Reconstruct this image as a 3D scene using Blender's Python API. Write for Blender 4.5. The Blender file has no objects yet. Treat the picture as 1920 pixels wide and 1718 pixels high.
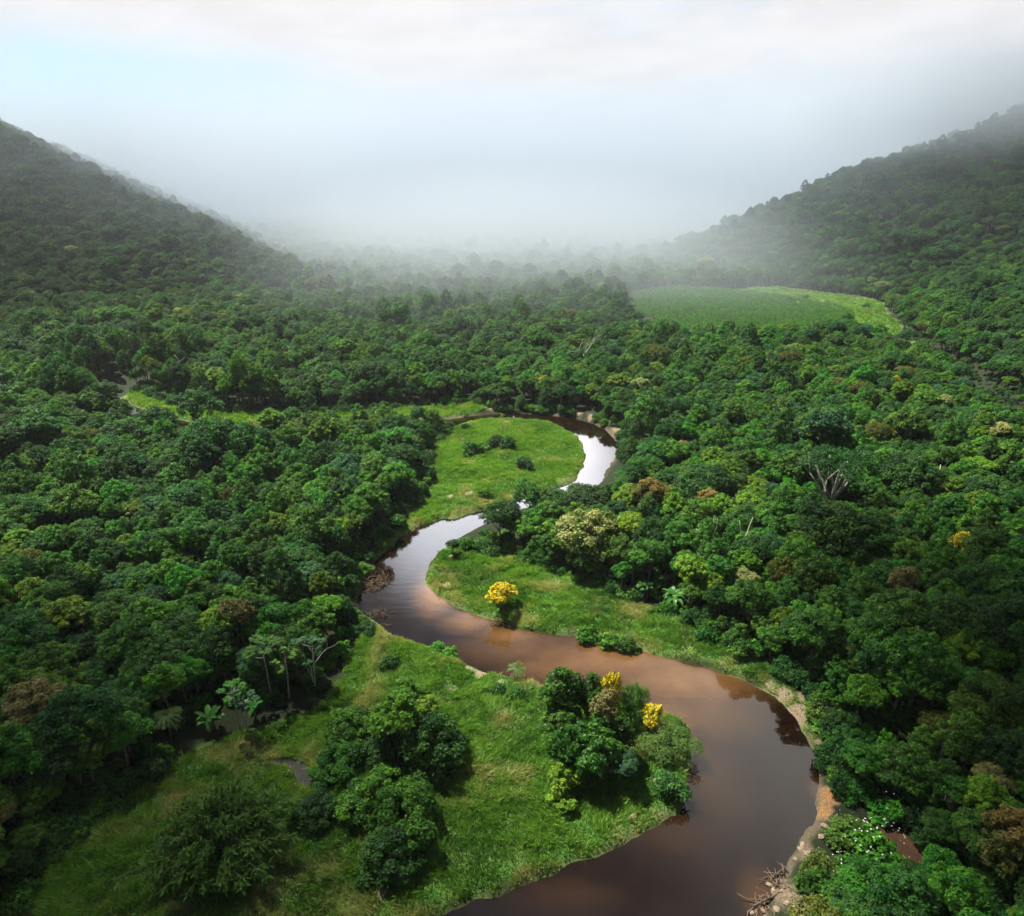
import bpy, math, random
import numpy as np
from mathutils import Vector

# ------------------------------------------------------------------ camera, sky, sun, exposure
scene = bpy.context.scene
COL = scene.collection
H = 70.0                       # drone height over the river
PITCH = math.radians(21.1)
FPX, CX, CY = 1371.0, 960.0, 859.0

cam_data = bpy.data.cameras.new("camera")
cam_data.sensor_width = 36.0
cam_data.lens = FPX / 1920.0 * 36.0
cam_data.clip_end = 12000.0
cam_data.clip_start = 0.5
cam = bpy.data.objects.new("camera", cam_data)
COL.objects.link(cam)
cam.location = (0, 0, H)
cam.rotation_euler = (math.pi / 2 - PITCH, 0, 0)
scene.camera = cam

SUN_EL, SUN_AZ = math.radians(60), math.radians(-48)      # azimuth from +Y, positive to the right
SUN = Vector((math.sin(SUN_AZ) * math.cos(SUN_EL), math.cos(SUN_AZ) * math.cos(SUN_EL), math.sin(SUN_EL)))
sun_data = bpy.data.lights.new("sun", 'SUN')
sun_data.energy = 5.0
sun_data.angle = math.radians(0.5)
sun_data.color = (1.0, 0.95, 0.86)
sun = bpy.data.objects.new("sun", sun_data)
COL.objects.link(sun)
sun.rotation_euler = SUN.to_track_quat('Z', 'Y').to_euler()

scene.view_settings.view_transform = 'Standard'
scene.view_settings.look = 'None'
scene.view_settings.exposure = 1.6
scene.view_settings.gamma = 1.0
scene.view_settings.use_curve_mapping = False


class NT:
    """small helper to write node trees"""
    def __init__(self, tree):
        self.t = tree
        tree.nodes.clear()

    def n(self, kind, **kw):
        nd = self.t.nodes.new(kind)
        for k, v in kw.items():
            if k == 'inp':
                for s, val in v.items():
                    if isinstance(val, bpy.types.NodeSocket):
                        self.t.links.new(val, nd.inputs[s])
                    else:
                        nd.inputs[s].default_value = val
            else:
                setattr(nd, k, v)
        return nd

    def link(self, a, b):
        self.t.links.new(a, b)

    def math(self, op, a, b=None, c=None, clamp=False):
        nd = self.t.nodes.new('ShaderNodeMath')
        nd.operation = op
        nd.use_clamp = clamp
        for i, v in enumerate((a, b, c)):
            if v is None:
                continue
            if isinstance(v, bpy.types.NodeSocket):
                self.link(v, nd.inputs[i])
            else:
                nd.inputs[i].default_value = v
        return nd.outputs[0]

    def mix(self, fac, a, b, blend='MIX'):
        nd = self.t.nodes.new('ShaderNodeMix')
        nd.data_type = 'RGBA'
        nd.blend_type = blend
        for s, v in ((nd.inputs[0], fac), (nd.inputs[6], a), (nd.inputs[7], b)):
            if isinstance(v, bpy.types.NodeSocket):
                self.link(v, s)
            elif isinstance(v, (tuple, list)):
                s.default_value = (*v[:3], 1)
            else:
                s.default_value = v
        return nd.outputs[2]

    def smooth(self, v, lo, hi, a=0.0, b=1.0):
        nd = self.t.nodes.new('ShaderNodeMapRange')
        nd.interpolation_type = 'SMOOTHSTEP'
        self.link(v, nd.inputs[0])
        for i, x in enumerate((lo, hi, a, b)):
            nd.inputs[i + 1].default_value = x
        return nd.outputs[0]


def pix_dir(px, py):
    u, v = (px - CX) / FPX, (CY - py) / FPX
    return np.array([u, math.cos(PITCH) + v * math.sin(PITCH), -math.sin(PITCH) + v * math.cos(PITCH)])


def at(px, py, z=0.0):
    """the point of the level z that the photo shows at this place"""
    d = pix_dir(px, py)
    t = (H - z) / -d[2]
    return np.array([d[0] * t, d[1] * t, z])


def size_at(px, py, z, npx):
    d = pix_dir(px, py)
    return npx * ((H - z) / -d[2]) / FPX


world = bpy.data.worlds.new("World")
scene.world = world
world.use_nodes = True
w = NT(world.node_tree)
sky = w.n('ShaderNodeTexSky', sky_type='NISHITA', sun_disc=False)
sky.sun_elevation = SUN_EL
sky.sun_rotation = SUN_AZ
sky.air_density = 1.0
sky.dust_density = 1.5
tc = w.n('ShaderNodeTexCoord')
sep = w.n('ShaderNodeSeparateXYZ', inp={0: tc.outputs['Generated']})
mapn = w.n('ShaderNodeMapping', inp={0: tc.outputs['Generated']})
mapn.inputs['Scale'].default_value = (1.6, 1.6, 6.0)
nz = w.n('ShaderNodeTexNoise', inp={'Vector': mapn.outputs[0], 'Scale': 2.2, 'Detail': 6.0, 'Roughness': 0.55, 'Distortion': 0.4})
nz2 = w.n('ShaderNodeTexNoise', inp={'Vector': mapn.outputs[0], 'Scale': 5.0, 'Detail': 5.0, 'Roughness': 0.6})
# overcast brightness by elevation: pale at the horizon, brightest just above it, dark overhead
el = sep.outputs[2]
ramp = w.n('ShaderNodeValToRGB', inp={0: w.math('MULTIPLY_ADD', el, 0.5, 0.5)})
cr = ramp.color_ramp
cr.interpolation = 'EASE'
stops = [(0.0, (.20, .21, .22)), (0.5, (.55, .64, .73)), (0.53, (.64, .70, .78)), (0.57, (.78, .775, .80)), (0.64, (.82, .80, .83)),
         (0.74, (.45, .47, .52)), (0.785, (.11, .13, .17)), (1.0, (.08, .10, .14))]
cr.elements[0].position, cr.elements[0].color = stops[0][0], (*stops[0][1], 1)
cr.elements[1].position, cr.elements[1].color = stops[-1][0], (*stops[-1][1], 1)
for p, c in stops[1:-1]:
    e = cr.elements.new(p)
    e.color = (*c, 1)
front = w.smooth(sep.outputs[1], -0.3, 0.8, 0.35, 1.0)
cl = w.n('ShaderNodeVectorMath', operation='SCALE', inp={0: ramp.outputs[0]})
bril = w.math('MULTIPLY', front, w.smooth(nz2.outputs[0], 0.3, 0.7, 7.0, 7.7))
# bright sky patch added ahead, above the view, to whiten the water's reflections
added_glow = w.n('ShaderNodeVectorMath', operation='DOT_PRODUCT', inp={0: tc.outputs['Generated'], 1: (math.sin(-0.02) * math.cos(.43), math.cos(.02) * math.cos(.43), math.sin(.43))})
bril = w.math('MULTIPLY', bril, w.smooth(added_glow.outputs['Value'], 0.978, 0.997, 1.0, 10.0))
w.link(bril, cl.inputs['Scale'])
# a gap in the clouds with blue sky
bd = pix_dir(250, 195)
bd = bd / np.linalg.norm(bd)
gap = w.n('ShaderNodeVectorMath', operation='DISTANCE', inp={0: tc.outputs['Generated'], 1: tuple(bd)})
dsub = w.n('ShaderNodeVectorMath', operation='SUBTRACT', inp={0: tc.outputs['Generated'], 1: tuple(bd)})
dscl = w.n('ShaderNodeVectorMath', operation='MULTIPLY', inp={0: dsub.outputs[0], 1: (1.0, 1.0, 3.2)})
dlen = w.n('ShaderNodeVectorMath', operation='LENGTH', inp={0: dscl.outputs[0]})
gapv = w.math('ADD', dlen.outputs['Value'], w.math('MULTIPLY', w.math('SUBTRACT', nz.outputs[0], 0.5), 0.35))
gapm = w.smooth(gapv, 0.04, 0.34, 0.85, 0.0)
thin = w.smooth(nz.outputs[0], 0.36, 0.56, 0.22, 0.0)
blue = w.mix(0.35, (3.2, 5.5, 7.2), sky.outputs[0])
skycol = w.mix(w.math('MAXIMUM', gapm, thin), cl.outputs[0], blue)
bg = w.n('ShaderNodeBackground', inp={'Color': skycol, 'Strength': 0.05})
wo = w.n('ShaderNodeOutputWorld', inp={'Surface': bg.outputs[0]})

cy = scene.cycles
scene.render.engine = 'CYCLES'
cy.max_bounces = 6
cy.diffuse_bounces = 3
cy.glossy_bounces = 2
cy.transmission_bounces = 3
cy.transparent_max_bounces = 32
cy.volume_bounces = 4
cy.caustics_reflective = False
cy.caustics_refractive = False
cy.sample_clamp_indirect = 4.0
cy.use_adaptive_sampling = True
cy.adaptive_threshold = 0.02
cy.use_denoising = True
try:
    cy.denoiser = 'OPENIMAGEDENOISE'
    cy.denoising_prefilter = 'ACCURATE'
    cy.denoising_input_passes = 'RGB_ALBEDO_NORMAL'
except Exception:
    pass
scene.render.use_persistent_data = False

rng = np.random.default_rng(11)
random.seed(5)


# ------------------------------------------------------------------ small tools
def vnoise(x, y, scale, seed=0, octaves=3):
    """smooth value noise in 0..1"""
    out = np.zeros_like(x, dtype=float)
    amp, tot = 1.0, 0.0
    for o in range(octaves):
        xs, ys = x / scale * 2 ** o + 13.7 * seed, y / scale * 2 ** o + 7.3 * seed
        xi, yi = np.floor(xs).astype(np.int64), np.floor(ys).astype(np.int64)
        fx, fy = xs - xi, ys - yi
        fx, fy = fx * fx * (3 - 2 * fx), fy * fy * (3 - 2 * fy)

        def hsh(a, b):
            h = (a * 374761393 + b * 668265263 + (seed + o * 31) * 1442695041) & 0xffffffff
            h = ((h ^ (h >> 13)) * 1274126177) & 0xffffffff
            return ((h ^ (h >> 16)) & 0xffff) / 65535.0
        v = (hsh(xi, yi) * (1 - fx) + hsh(xi + 1, yi) * fx) * (1 - fy) + (hsh(xi, yi + 1) * (1 - fx) + hsh(xi + 1, yi + 1) * fx) * fy
        out += v * amp
        tot += amp
        amp *= 0.5
    return out / tot


def chaikin(P, n=2, closed=True):
    P = np.asarray(P, float)
    for _ in range(n):
        Q = np.roll(P, -1, 0)
        A, B = P * .75 + Q * .25, P * .25 + Q * .75
        P = np.stack([A, B], 1).reshape(-1, P.shape[1])
    return P


def inside(P, x, y):
    x, y = np.asarray(x, float), np.asarray(y, float)
    r = np.zeros(x.shape, bool)
    n = len(P)
    for i in range(n):
        x0, y0 = P[i][:2]
        x1, y1 = P[(i + 1) % n][:2]
        if y0 == y1:
            continue
        c = ((y0 > y) != (y1 > y)) & (x < (x1 - x0) * (y - y0) / (y1 - y0) + x0)
        r ^= c
    return r


def poly_dist(P, x, y, closed=True):
    """unsigned distance to the outline"""
    x, y = np.asarray(x, float), np.asarray(y, float)
    best = np.full(x.shape, 1e18)
    n = len(P)
    for i in range(n if closed else n - 1):
        x0, y0 = P[i][:2]
        x1, y1 = P[(i + 1) % n][:2]
        dx, dy = x1 - x0, y1 - y0
        L = dx * dx + dy * dy + 1e-12
        t = np.clip(((x - x0) * dx + (y - y0) * dy) / L, 0, 1)
        d = (x - x0 - t * dx) ** 2 + (y - y0 - t * dy) ** 2
        np.minimum(best, d, out=best)
    return np.sqrt(best)


def sdist(P, x, y):
    """signed distance, negative inside"""
    d = poly_dist(P, x, y)
    return np.where(inside(P, x, y), -d, d)


def sstep(v, lo, hi):
    t = np.clip((v - lo) / (hi - lo), 0, 1)
    return t * t * (3 - 2 * t)


def mesh_from(name, verts, faces_flat, per, mats, attrs=None, mat_index=None, smooth=False):
    """faces_flat: vertex indices, per: vertices per face (int, or array)"""
    me = bpy.data.meshes.new(name)
    verts = np.asarray(verts, np.float32)
    faces_flat = np.asarray(faces_flat, np.int32).ravel()
    me.vertices.add(len(verts))
    me.vertices.foreach_set('co', verts.ravel())
    nf = len(faces_flat) // per if np.isscalar(per) else len(per)
    me.loops.add(len(faces_flat))
    me.loops.foreach_set('vertex_index', faces_flat)
    me.polygons.add(nf)
    if np.isscalar(per):
        st = np.arange(nf, dtype=np.int32) * per
    else:
        st = np.concatenate([[0], np.cumsum(per)[:-1]]).astype(np.int32)
    me.polygons.foreach_set('loop_start', st)
    if mat_index is not None:
        me.polygons.foreach_set('material_index', np.asarray(mat_index, np.int32))
    me.polygons.foreach_set('use_smooth', np.full(nf, smooth))
    for k, v in (attrs or {}).items():
        v = np.asarray(v, np.float32)
        if v.ndim == 1:
            a = me.attributes.new(k, 'FLOAT', 'POINT')
            a.data.foreach_set('value', v)
        else:
            a = me.attributes.new(k, 'FLOAT_VECTOR', 'POINT')
            a.data.foreach_set('vector', v.ravel())
    for m in mats:
        me.materials.append(m)
    me.update(calc_edges=True)
    return me


def link(name, data, parent=None, loc=None, rot=0.0, scale=None):
    o = bpy.data.objects.new(name, data)
    COL.objects.link(o)
    if parent is not None:
        o.parent = parent
    if loc is not None:
        o.location = tuple(float(v) for v in loc)
    o.rotation_euler = (0, 0, rot)
    if scale is not None:
        o.scale = tuple(scale) if hasattr(scale, '__len__') else (scale,) * 3
    return o


def tag(o, label=None, cat=None, group=None, kind=None):
    for k, v in (('label', label), ('category', cat), ('group', group), ('kind', kind)):
        if v:
            o[k] = v
    return o


class Geo:
    """collects tubes (trunks, stems, logs)"""
    def __init__(self):
        self.v, self.f, self.n = [], [], 0

    def tube(self, pts, radii, sides=6, cap=True):
        pts = np.asarray(pts, float)
        k = len(pts)
        tang = np.gradient(pts, axis=0)
        tang /= np.linalg.norm(tang, axis=1, keepdims=True) + 1e-9
        ref = np.array([0.31, 0.95, 0.05]) if abs(tang[:, 2]).mean() > .5 else np.array([0.05, 0.1, 1.0])
        a = np.cross(tang, ref)
        a /= np.linalg.norm(a, axis=1, keepdims=True) + 1e-9
        b = np.cross(tang, a)
        th = np.linspace(0, 2 * math.pi, sides, endpoint=False)
        ring = pts[:, None, :] + np.asarray(radii, float)[:, None, None] * (np.cos(th)[None, :, None] * a[:, None, :] + np.sin(th)[None, :, None] * b[:, None, :])
        self.v.append(ring.reshape(-1, 3))
        base = self.n
        for i in range(k - 1):
            for j in range(sides):
                j2 = (j + 1) % sides
                self.f.append((base + i * sides + j, base + i * sides + j2, base + (i + 1) * sides + j2, base + (i + 1) * sides + j))
        if cap:
            self.v.append(pts[[0, -1]])
            c0, c1 = base + k * sides, base + k * sides + 1
            for j in range(sides):
                j2 = (j + 1) % sides
                self.f.append((c0, base + j2, base + j, base + j))
                e = base + (k - 1) * sides
                self.f.append((c1, e + j, e + j2, e + j2))
            self.n += 2
        self.n += k * sides

    def mesh(self, name, mats):
        me = bpy.data.meshes.new(name)
        V = np.concatenate(self.v)
        fl, per = [], []
        for f in self.f:
            g = f[:3] if f[2] == f[3] else f
            fl.extend(g)
            per.append(len(g))
        bpy.data.meshes.remove(me)
        return mesh_from(name, V, fl, np.array(per), mats, smooth=True)


# ------------------------------------------------------------------ materials
def new_mat(name):
    m = bpy.data.materials.new(name)
    m.use_nodes = True
    return m, NT(m.node_tree)


def leaf_mat(name, dark, light, transl=0.35, bloom=None, rough=0.55, vary=0.35, hue=0.02):
    m, t = new_mat(name)
    at_ = t.n('ShaderNodeAttribute', attribute_name='tone')
    info = t.n('ShaderNodeObjectInfo')
    c = t.mix(at_.outputs['Fac'], dark, light)
    if bloom is not None:
        b = t.n('ShaderNodeAttribute', attribute_name='bloom')
        c = t.mix(b.outputs['Fac'], c, bloom)
    r1 = t.math('MULTIPLY_ADD', info.outputs['Random'], vary * 2, 1 - vary)
    r2 = t.math('FRACT', t.math('MULTIPLY', info.outputs['Random'], 17.31))
    hs = t.n('ShaderNodeHueSaturation', inp={'Color': c, 'Value': r1, 'Hue': t.math('MULTIPLY_ADD', r2, hue * 2, 0.5 - hue)})
    pb = t.n('ShaderNodeBsdfPrincipled', inp={'Base Color': hs.outputs[0], 'Roughness': rough, 'Specular IOR Level': 0.12})
    tl = t.n('ShaderNodeBsdfTranslucent', inp={'Color': t.mix(1.0, hs.outputs[0], (1.15, 1.1, .6), 'MULTIPLY')})
    mx = t.n('ShaderNodeMixShader', inp={0: transl, 1: pb.outputs[0], 2: tl.outputs[0]})
    t.n('ShaderNodeOutputMaterial', inp={'Surface': mx.outputs[0]})
    return m


def plain_mat(name, c1, c2, scale=3.0, rough=0.9, bump=0.0):
    m, t = new_mat(name)
    tc_ = t.n('ShaderNodeTexCoord')
    n1 = t.n('ShaderNodeTexNoise', inp={'Vector': tc_.outputs['Object'], 'Scale': scale, 'Detail': 5.0, 'Roughness': 0.65})
    c = t.mix(t.smooth(n1.outputs[0], 0.3, 0.7), c1, c2)
    pb = t.n('ShaderNodeBsdfPrincipled', inp={'Base Color': c, 'Roughness': rough, 'Specular IOR Level': 0.2})
    if bump:
        b = t.n('ShaderNodeBump', inp={'Height': n1.outputs[0], 'Strength': bump, 'Distance': 0.1})
        t.link(b.outputs[0], pb.inputs['Normal'])
    t.n('ShaderNodeOutputMaterial', inp={'Surface': pb.outputs[0]})
    return m


M_BARK = plain_mat("bark", (.07, .055, .04), (.20, .17, .13), 2.5)
M_PALE = plain_mat("pale_bark", (.22, .21, .18), (.42, .40, .36), 2.0)
M_DEAD = plain_mat("dead_wood", (.07, .05, .036), (.18, .135, .095), 3.0)
M_ROCK = plain_mat("rock", (.11, .08, .06), (.27, .20, .14), 2.0, bump=.6)

GREEN = {
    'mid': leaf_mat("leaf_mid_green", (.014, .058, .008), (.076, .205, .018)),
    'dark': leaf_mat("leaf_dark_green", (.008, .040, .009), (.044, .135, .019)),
    'lime': leaf_mat("leaf_yellow_green", (.036, .105, .006), (.135, .245, .014)),
    'blue': leaf_mat("leaf_blue_green", (.012, .060, .022), (.055, .150, .052)),
    'olive': leaf_mat("leaf_olive", (.042, .062, .009), (.125, .140, .020)),
    'bright': leaf_mat("leaf_bright_green", (.018, .092, .008), (.098, .270, .018)),
    'pale': leaf_mat("leaf_cream_tipped", (.030, .075, .010), (.095, .165, .020), bloom=(.27, .29, .10)),
    'rust': leaf_mat("leaf_rust_tipped", (.035, .060, .010), (.085, .115, .018), bloom=(.19, .145, .035)),
    'tan': leaf_mat("leaf_tan_blossom", (.060, .060, .016), (.120, .115, .035), bloom=(.22, .195, .075)),
    'yellow': leaf_mat("leaf_yellow_blossom", (.05, .07, .01), (.12, .13, .02), bloom=(.56, .45, .010), transl=.25, vary=.05, hue=.005),
    'grove': leaf_mat("leaf_glossy_dark", (.010, .050, .006), (.060, .150, .014), rough=.4),
    'feather': leaf_mat("leaf_feathery", (.028, .080, .012), (.080, .160, .026)),
}

# ------------------------------------------------------------------ the map, read off the photo onto the ground
RB = [(1150, 1960), (1300, 1830), (1400, 1740), (1440, 1690), (1480, 1620), (1520, 1570), (1535, 1520), (1537, 1450), (1520, 1400), (1490, 1350), (1450, 1310),
      (1400, 1278), (1340, 1252), (1280, 1236), (1200, 1219), (1130, 1201), (1060, 1189), (1000, 1181), (930, 1166), (870, 1146), (825, 1121), (799, 1096),
      (799, 1075), (810, 1050), (828, 1032), (850, 1016), (885, 996), (935, 972), (1000, 950), (1060, 936), (1110, 922), (1133, 897), (1148, 872), (1157, 850), (1155, 828),
      (1140, 808), (1110, 793), (1070, 784), (1020, 778), (960, 776), (900, 779), (850, 785), (780, 795), (700, 799), (600, 801), (480, 802), (380, 796), (300, 781), (255, 765),
      (232, 748), (245, 730), (270, 712), (320, 696)]
LB = [(500, 1990), (640, 1850), (760, 1760), (832, 1710), (900, 1690), (960, 1668), (1020, 1645), (1060, 1630), (1120, 1605), (1180, 1575), (1230, 1550), (1268, 1527), (1284, 1500), (1286, 1470),
      (1296, 1440), (1302, 1400), (1300, 1372), (1283, 1350), (1245, 1333), (1190, 1318), (1100, 1306), (1040, 1290), (1000, 1280), (955, 1271), (925, 1266), (890, 1252), (850, 1235),
      (805, 1213), (760, 1199), (725, 1183), (690, 1163), (668, 1140), (672, 1110), (688, 1085), (702, 1055), (722, 1030), (752, 1005), (790, 986), (830, 974), (865, 969), (905, 958), (960, 938), (1020, 921),
      (1075, 905), (1094, 880), (1101, 857), (1092, 832), (1070, 812), (1040, 797), (1000, 790), (950, 787), (905, 788), (865, 797), (790, 811), (700, 818), (600, 821), (480, 822), (370, 815), (270, 797), (205, 772),
      (182, 750), (190, 728), (215, 712), (270, 692)]
RIVER = chaikin([at(*p)[:2] for p in RB] + [at(*p)[:2] for p in LB[::-1]], 2)

MEADOW_A = chaikin([at(*p)[:2] for p in LB[2:31]] + [at(*p)[:2] for p in
                   [(690, 1175), (688, 1205), (660, 1240), (640, 1300), (600, 1345), (560, 1362), (500, 1376), (430, 1395), (340, 1440), (270, 1500), (180, 1560), (100, 1640), (40, 1720), (-60, 1830), (-200, 1990), (300, 2050)]], 1)
MEADOW_B = chaikin([at(*p)[:2] for p in RB[11:25]] + [at(*p)[:2] for p in
                   [(850, 1036), (900, 1046), (960, 1055), (1040, 1078), (1120, 1108), (1190, 1140), (1250, 1158), (1300, 1192), (1370, 1230), (1440, 1268), (1500, 1320), (1530, 1370), (1545, 1420)]] + [at(*p)[:2] for p in RB[7:11]], 1)
MEADOW_C = chaikin([at(*p)[:2] for p in LB[34:53]] + [at(*p)[:2] for p in
                   [(862, 806), (830, 828), (800, 868), (806, 900), (800, 930), (780, 958), (752, 985), (735, 1008)]], 1)
MEADOW_D = chaikin([at(*p)[:2] for p in [(900, 777), (850, 783), (780, 793), (700, 797), (600, 799), (480, 800), (380, 794), (300, 779), (256, 763), (234, 748), (240, 736), (262, 740), (300, 760),
                   (380, 775), (480, 781), (600, 782), (700, 778), (790, 770), (860, 763), (910, 764)]], 1)
FIELD = chaikin([at(*p)[:2] for p in [(1160, 566), (1195, 548), (1285, 538), (1390, 549), (1480, 560), (1560, 575), (1605, 592), (1570, 622), (1450, 634), (1330, 632), (1240, 610)]], 1)
STRIP = chaikin([at(*p)[:2] for p in [(1355, 549), (1440, 539), (1530, 550), (1590, 556), (1650, 566), (1655, 585), (1690, 622), (1684, 640), (1640, 634), (1590, 606), (1555, 578), (1470, 562)]], 1)
LANE = [at(*p)[:2] for p in [(1690, 635), (1760, 690), (1840, 750), (1930, 810)]]
TRACK = chaikin([at(*p)[:2] for p in [(1630, 1520), (1655, 1530), (1690, 1575), (1735, 1610), (1790, 1640), (1770, 1665), (1710, 1640), (1665, 1600)]], 1)
POND = chaikin([at(*p)[:2] for p in [(480, 1435), (520, 1424), (556, 1424), (585, 1440), (592, 1480), (572, 1482), (548, 1452), (500, 1446)]], 1)
EARTH = [(1492, 1338, 20, 1.0), (1470, 1312, 15, .9), (1440, 1288, 10, .7), (1506, 1322, 14, .9), (1552, 1500, 14, 1.6), (1545, 1528, 10, 1.5), (1535, 1400, 9, .8), (1528, 1440, 10, .6), (1510, 1610, 20, .6), (1470, 1680, 34, .6), (1420, 1730, 30, .6), (1500, 1720, 24, .7),
         (925, 771, 10, .6), (960, 768, 12, .8), (1000, 767, 12, .8), (1040, 770, 12, .9), (1085, 778, 12, .9), (1110, 786, 10, .9), (1140, 796, 12, .8), (1160, 812, 12, .8), (1168, 838, 10, .8),
         (664, 1068, 8, 1.0), (690, 1050, 6, .6), (668, 1140, 8, .9), (780, 990, 8, .5), (845, 1052, 6, .9), (838, 1105, 9, 1.0), (905, 1270, 13, 1.0), (880, 1262, 8, .9), (935, 1290, 9, .7), (845, 940, 8, 1.0), (880, 934, 7, .9), (715, 1690, 9, 1.0), (725, 1675, 6, 1.0),
         (1290, 1362, 7, 1.0), (1300, 1376, 4, 1.0), (1225, 1450, 4, 1.0), (850, 1300, 8, .4), (1270, 1170, 10, .5), (1300, 1190, 8, .5), (868, 797, 12, .7), (930, 787, 10, .8), (1055, 802, 7, .9), (895, 805, 9, .5)]


def hills(x, y):
    f = .285 * ((x + 112) * -.42 + (y - 455) * .907)
    b = .418 * -(x + 112 + (y - 455) * .45)
    k = 10.0
    hl = np.minimum(f, b) - k * .25 * np.clip(1 - np.abs(f - b) / k, 0, 1) ** 2
    hl = np.where(hl > 0, hl, 0)
    hl = np.where(y > 300, hl, 0)
    foot = np.interp(y, [-100, 120, 213, 350, 400, 440, 461, 474, 500, 560, 620, 800], [160, 150, 150, 198, 224, 242, 230, 214, 190, 152, 116, 60])
    f2 = .44 * (x - foot)
    b2 = .349 * (x - 114) - .344 * (y - 650)
    hr = np.minimum(f2, b2) - 14 * .25 * np.clip(1 - np.abs(f2 - b2) / 14, 0, 1) ** 2
    hr = np.where(hr > 0, hr, 0)
    h = np.maximum(hl, hr)
    h = h * (1 + .22 * (vnoise(x, y, 130, 3, 2) - .5)) + np.minimum(h, 12) / 12 * 9 * (vnoise(x, y, 60, 4, 2) - .5)
    h = np.maximum(h, 0)
    return np.where(h > 120, 120 + 22 * (1 - np.exp(-(h - 120) / 22)), h)


def terrain(x, y, full=False):
    x, y = np.asarray(x, float), np.asarray(y, float)
    sd = np.full(x.shape, 60.0)
    near = (y < 330) & (y > 0) & (np.abs(x) < 220)
    if near.any():
        sd[near] = sdist(RIVER, x[near], y[near])
    ns = sd + (vnoise(x, y, 2.2, 1, 2) - .5) * 1.3 + (vnoise(x, y, 7, 15, 2) - .5) * 1.7
    bank = np.where(ns > 0, 1.0 * (1 - np.exp(-ns / .8)), np.maximum(ns * .5, -1.6))
    z = bank + np.clip(ns / 12, 0, 1) * ((vnoise(x, y, 14, 2, 3) - .45) * 1.3)
    z = z + hills(x, y)
    return (z, sd) if full else z


# ------------------------------------------------------------------ ground
def axis(segs):
    out = [segs[0][0]]
    for a, b, s in segs:
        n = max(1, int(round((b - a) / s)))
        out += list(np.linspace(a, b, n + 1)[1:])
    return np.array(out)


gx = axis([(-3600, -900, 90), (-900, -400, 25), (-400, -130, 6), (-130, -62, 1.6), (-62, 75, .62), (75, 140, 1.6), (140, 400, 6), (400, 900, 25), (900, 3600, 90)])
gy = axis([(-60, 22, 5), (22, 175, .62), (175, 290, 1.3), (290, 500, 4), (500, 1000, 12), (1000, 3600, 80)])
XX, YY = np.meshgrid(gx, gy)
ZZ, SD = terrain(XX.ravel(), YY.ravel(), True)
x1, y1 = XX.ravel(), YY.ravel()
nx, ny = len(gx), len(gy)
ii, jj = np.meshgrid(np.arange(nx - 1), np.arange(ny - 1))
i0 = (jj * nx + ii).ravel()
faces = np.stack([i0, i0 + 1, i0 + nx + 1, i0 + nx], 1)


def cover(x, y, sd):
    """what covers the ground: grass amount, earth amount, earth redness, pond mud, dryness"""
    g = np.zeros(x.shape)
    nr = (y < 700) & (np.abs(x) < 350)
    xn, yn = x[nr], y[nr]
    gg = np.zeros(xn.shape)
    wob = (vnoise(xn, yn, 4, 6, 2) - .5) * 2.5
    for P in (MEADOW_A, MEADOW_B, MEADOW_C, MEADOW_D, STRIP, FIELD):
        gg = np.maximum(gg, 1 - sstep(sdist(P, xn, yn) + wob, -.8, 1.2))
    e = np.zeros(xn.shape)
    red = np.zeros(xn.shape)
    for px, py, rp, a in EARTH:
        c = at(px, py)
        r = size_at(px, py, 0, rp) * 1.15
        d = np.hypot(xn - c[0], (yn - c[1]) * .72)
        k = (1 - sstep(d + (vnoise(xn, yn, 1.6, 9, 2) - .5) * r * 1.1, r * .45, r * 1.1)) * min(a, 1)
        e = np.maximum(e, k)
        red = np.maximum(red, k * (1 if a > 1.2 else 0))
    s = sd[nr]
    shore = (1 - sstep(np.abs(s) + (vnoise(xn, yn, 3, 10, 2) - .5) * 1.6, .2, .9)) * .55 * vnoise(xn, yn, 9, 12, 2)
    tr = 1 - sstep(sdist(TRACK, xn, yn) + wob * .3, -.4, .6)
    mud = 1 - sstep(sdist(POND, xn, yn) + wob * .8, -.4, .5)
    out = []
    for a in (gg, np.maximum(e, shore), np.maximum(red, tr * .9), mud):
        f = np.zeros(x.shape)
        f[nr] = a
        out.append(f)
    f = np.zeros(x.shape)
    f[nr] = tr
    return out + [f]


cg, ce, crd, cm, ctr = cover(x1, y1, SD)
M_GROUND, t = new_mat("ground_cover")
tcg = t.n('ShaderNodeTexCoord')
A = {k: t.n('ShaderNodeAttribute', attribute_name=k).outputs['Fac'] for k in ('grass', 'earth', 'red', 'mud', 'track', 'shoal')}
n1 = t.n('ShaderNodeTexNoise', inp={'Vector': tcg.outputs['Object'], 'Scale': .9, 'Detail': 6.0, 'Roughness': .7})
n2 = t.n('ShaderNodeTexNoise', inp={'Vector': tcg.outputs['Object'], 'Scale': .16, 'Detail': 4.0, 'Roughness': .6})
n3 = t.n('ShaderNodeTexNoise', inp={'Vector': tcg.outputs['Object'], 'Scale': 5.0, 'Detail': 4.0, 'Roughness': .7})
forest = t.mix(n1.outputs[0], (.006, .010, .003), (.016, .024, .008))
grassc = t.mix(t.smooth(n1.outputs[0], .3, .7), (.030, .105, .012), (.090, .190, .028))
grassc = t.mix(t.smooth(n2.outputs[0], .45, .7, 0, .7), grassc, (.14, .14, .05))
earthc = t.mix(t.smooth(n3.outputs[0], .3, .7), (.09, .065, .04), (.29, .22, .15))
redc = t.mix(t.smooth(n3.outputs[0], .3, .7), (.12, .055, .022), (.30, .165, .06))
trc = t.mix(n1.outputs[0], (.035, .018, .010), (.08, .04, .022))
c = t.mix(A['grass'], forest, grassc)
c = t.mix(A['earth'], c, earthc)
c = t.mix(A['red'], c, redc)
c = t.mix(A['track'], c, trc)
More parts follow.
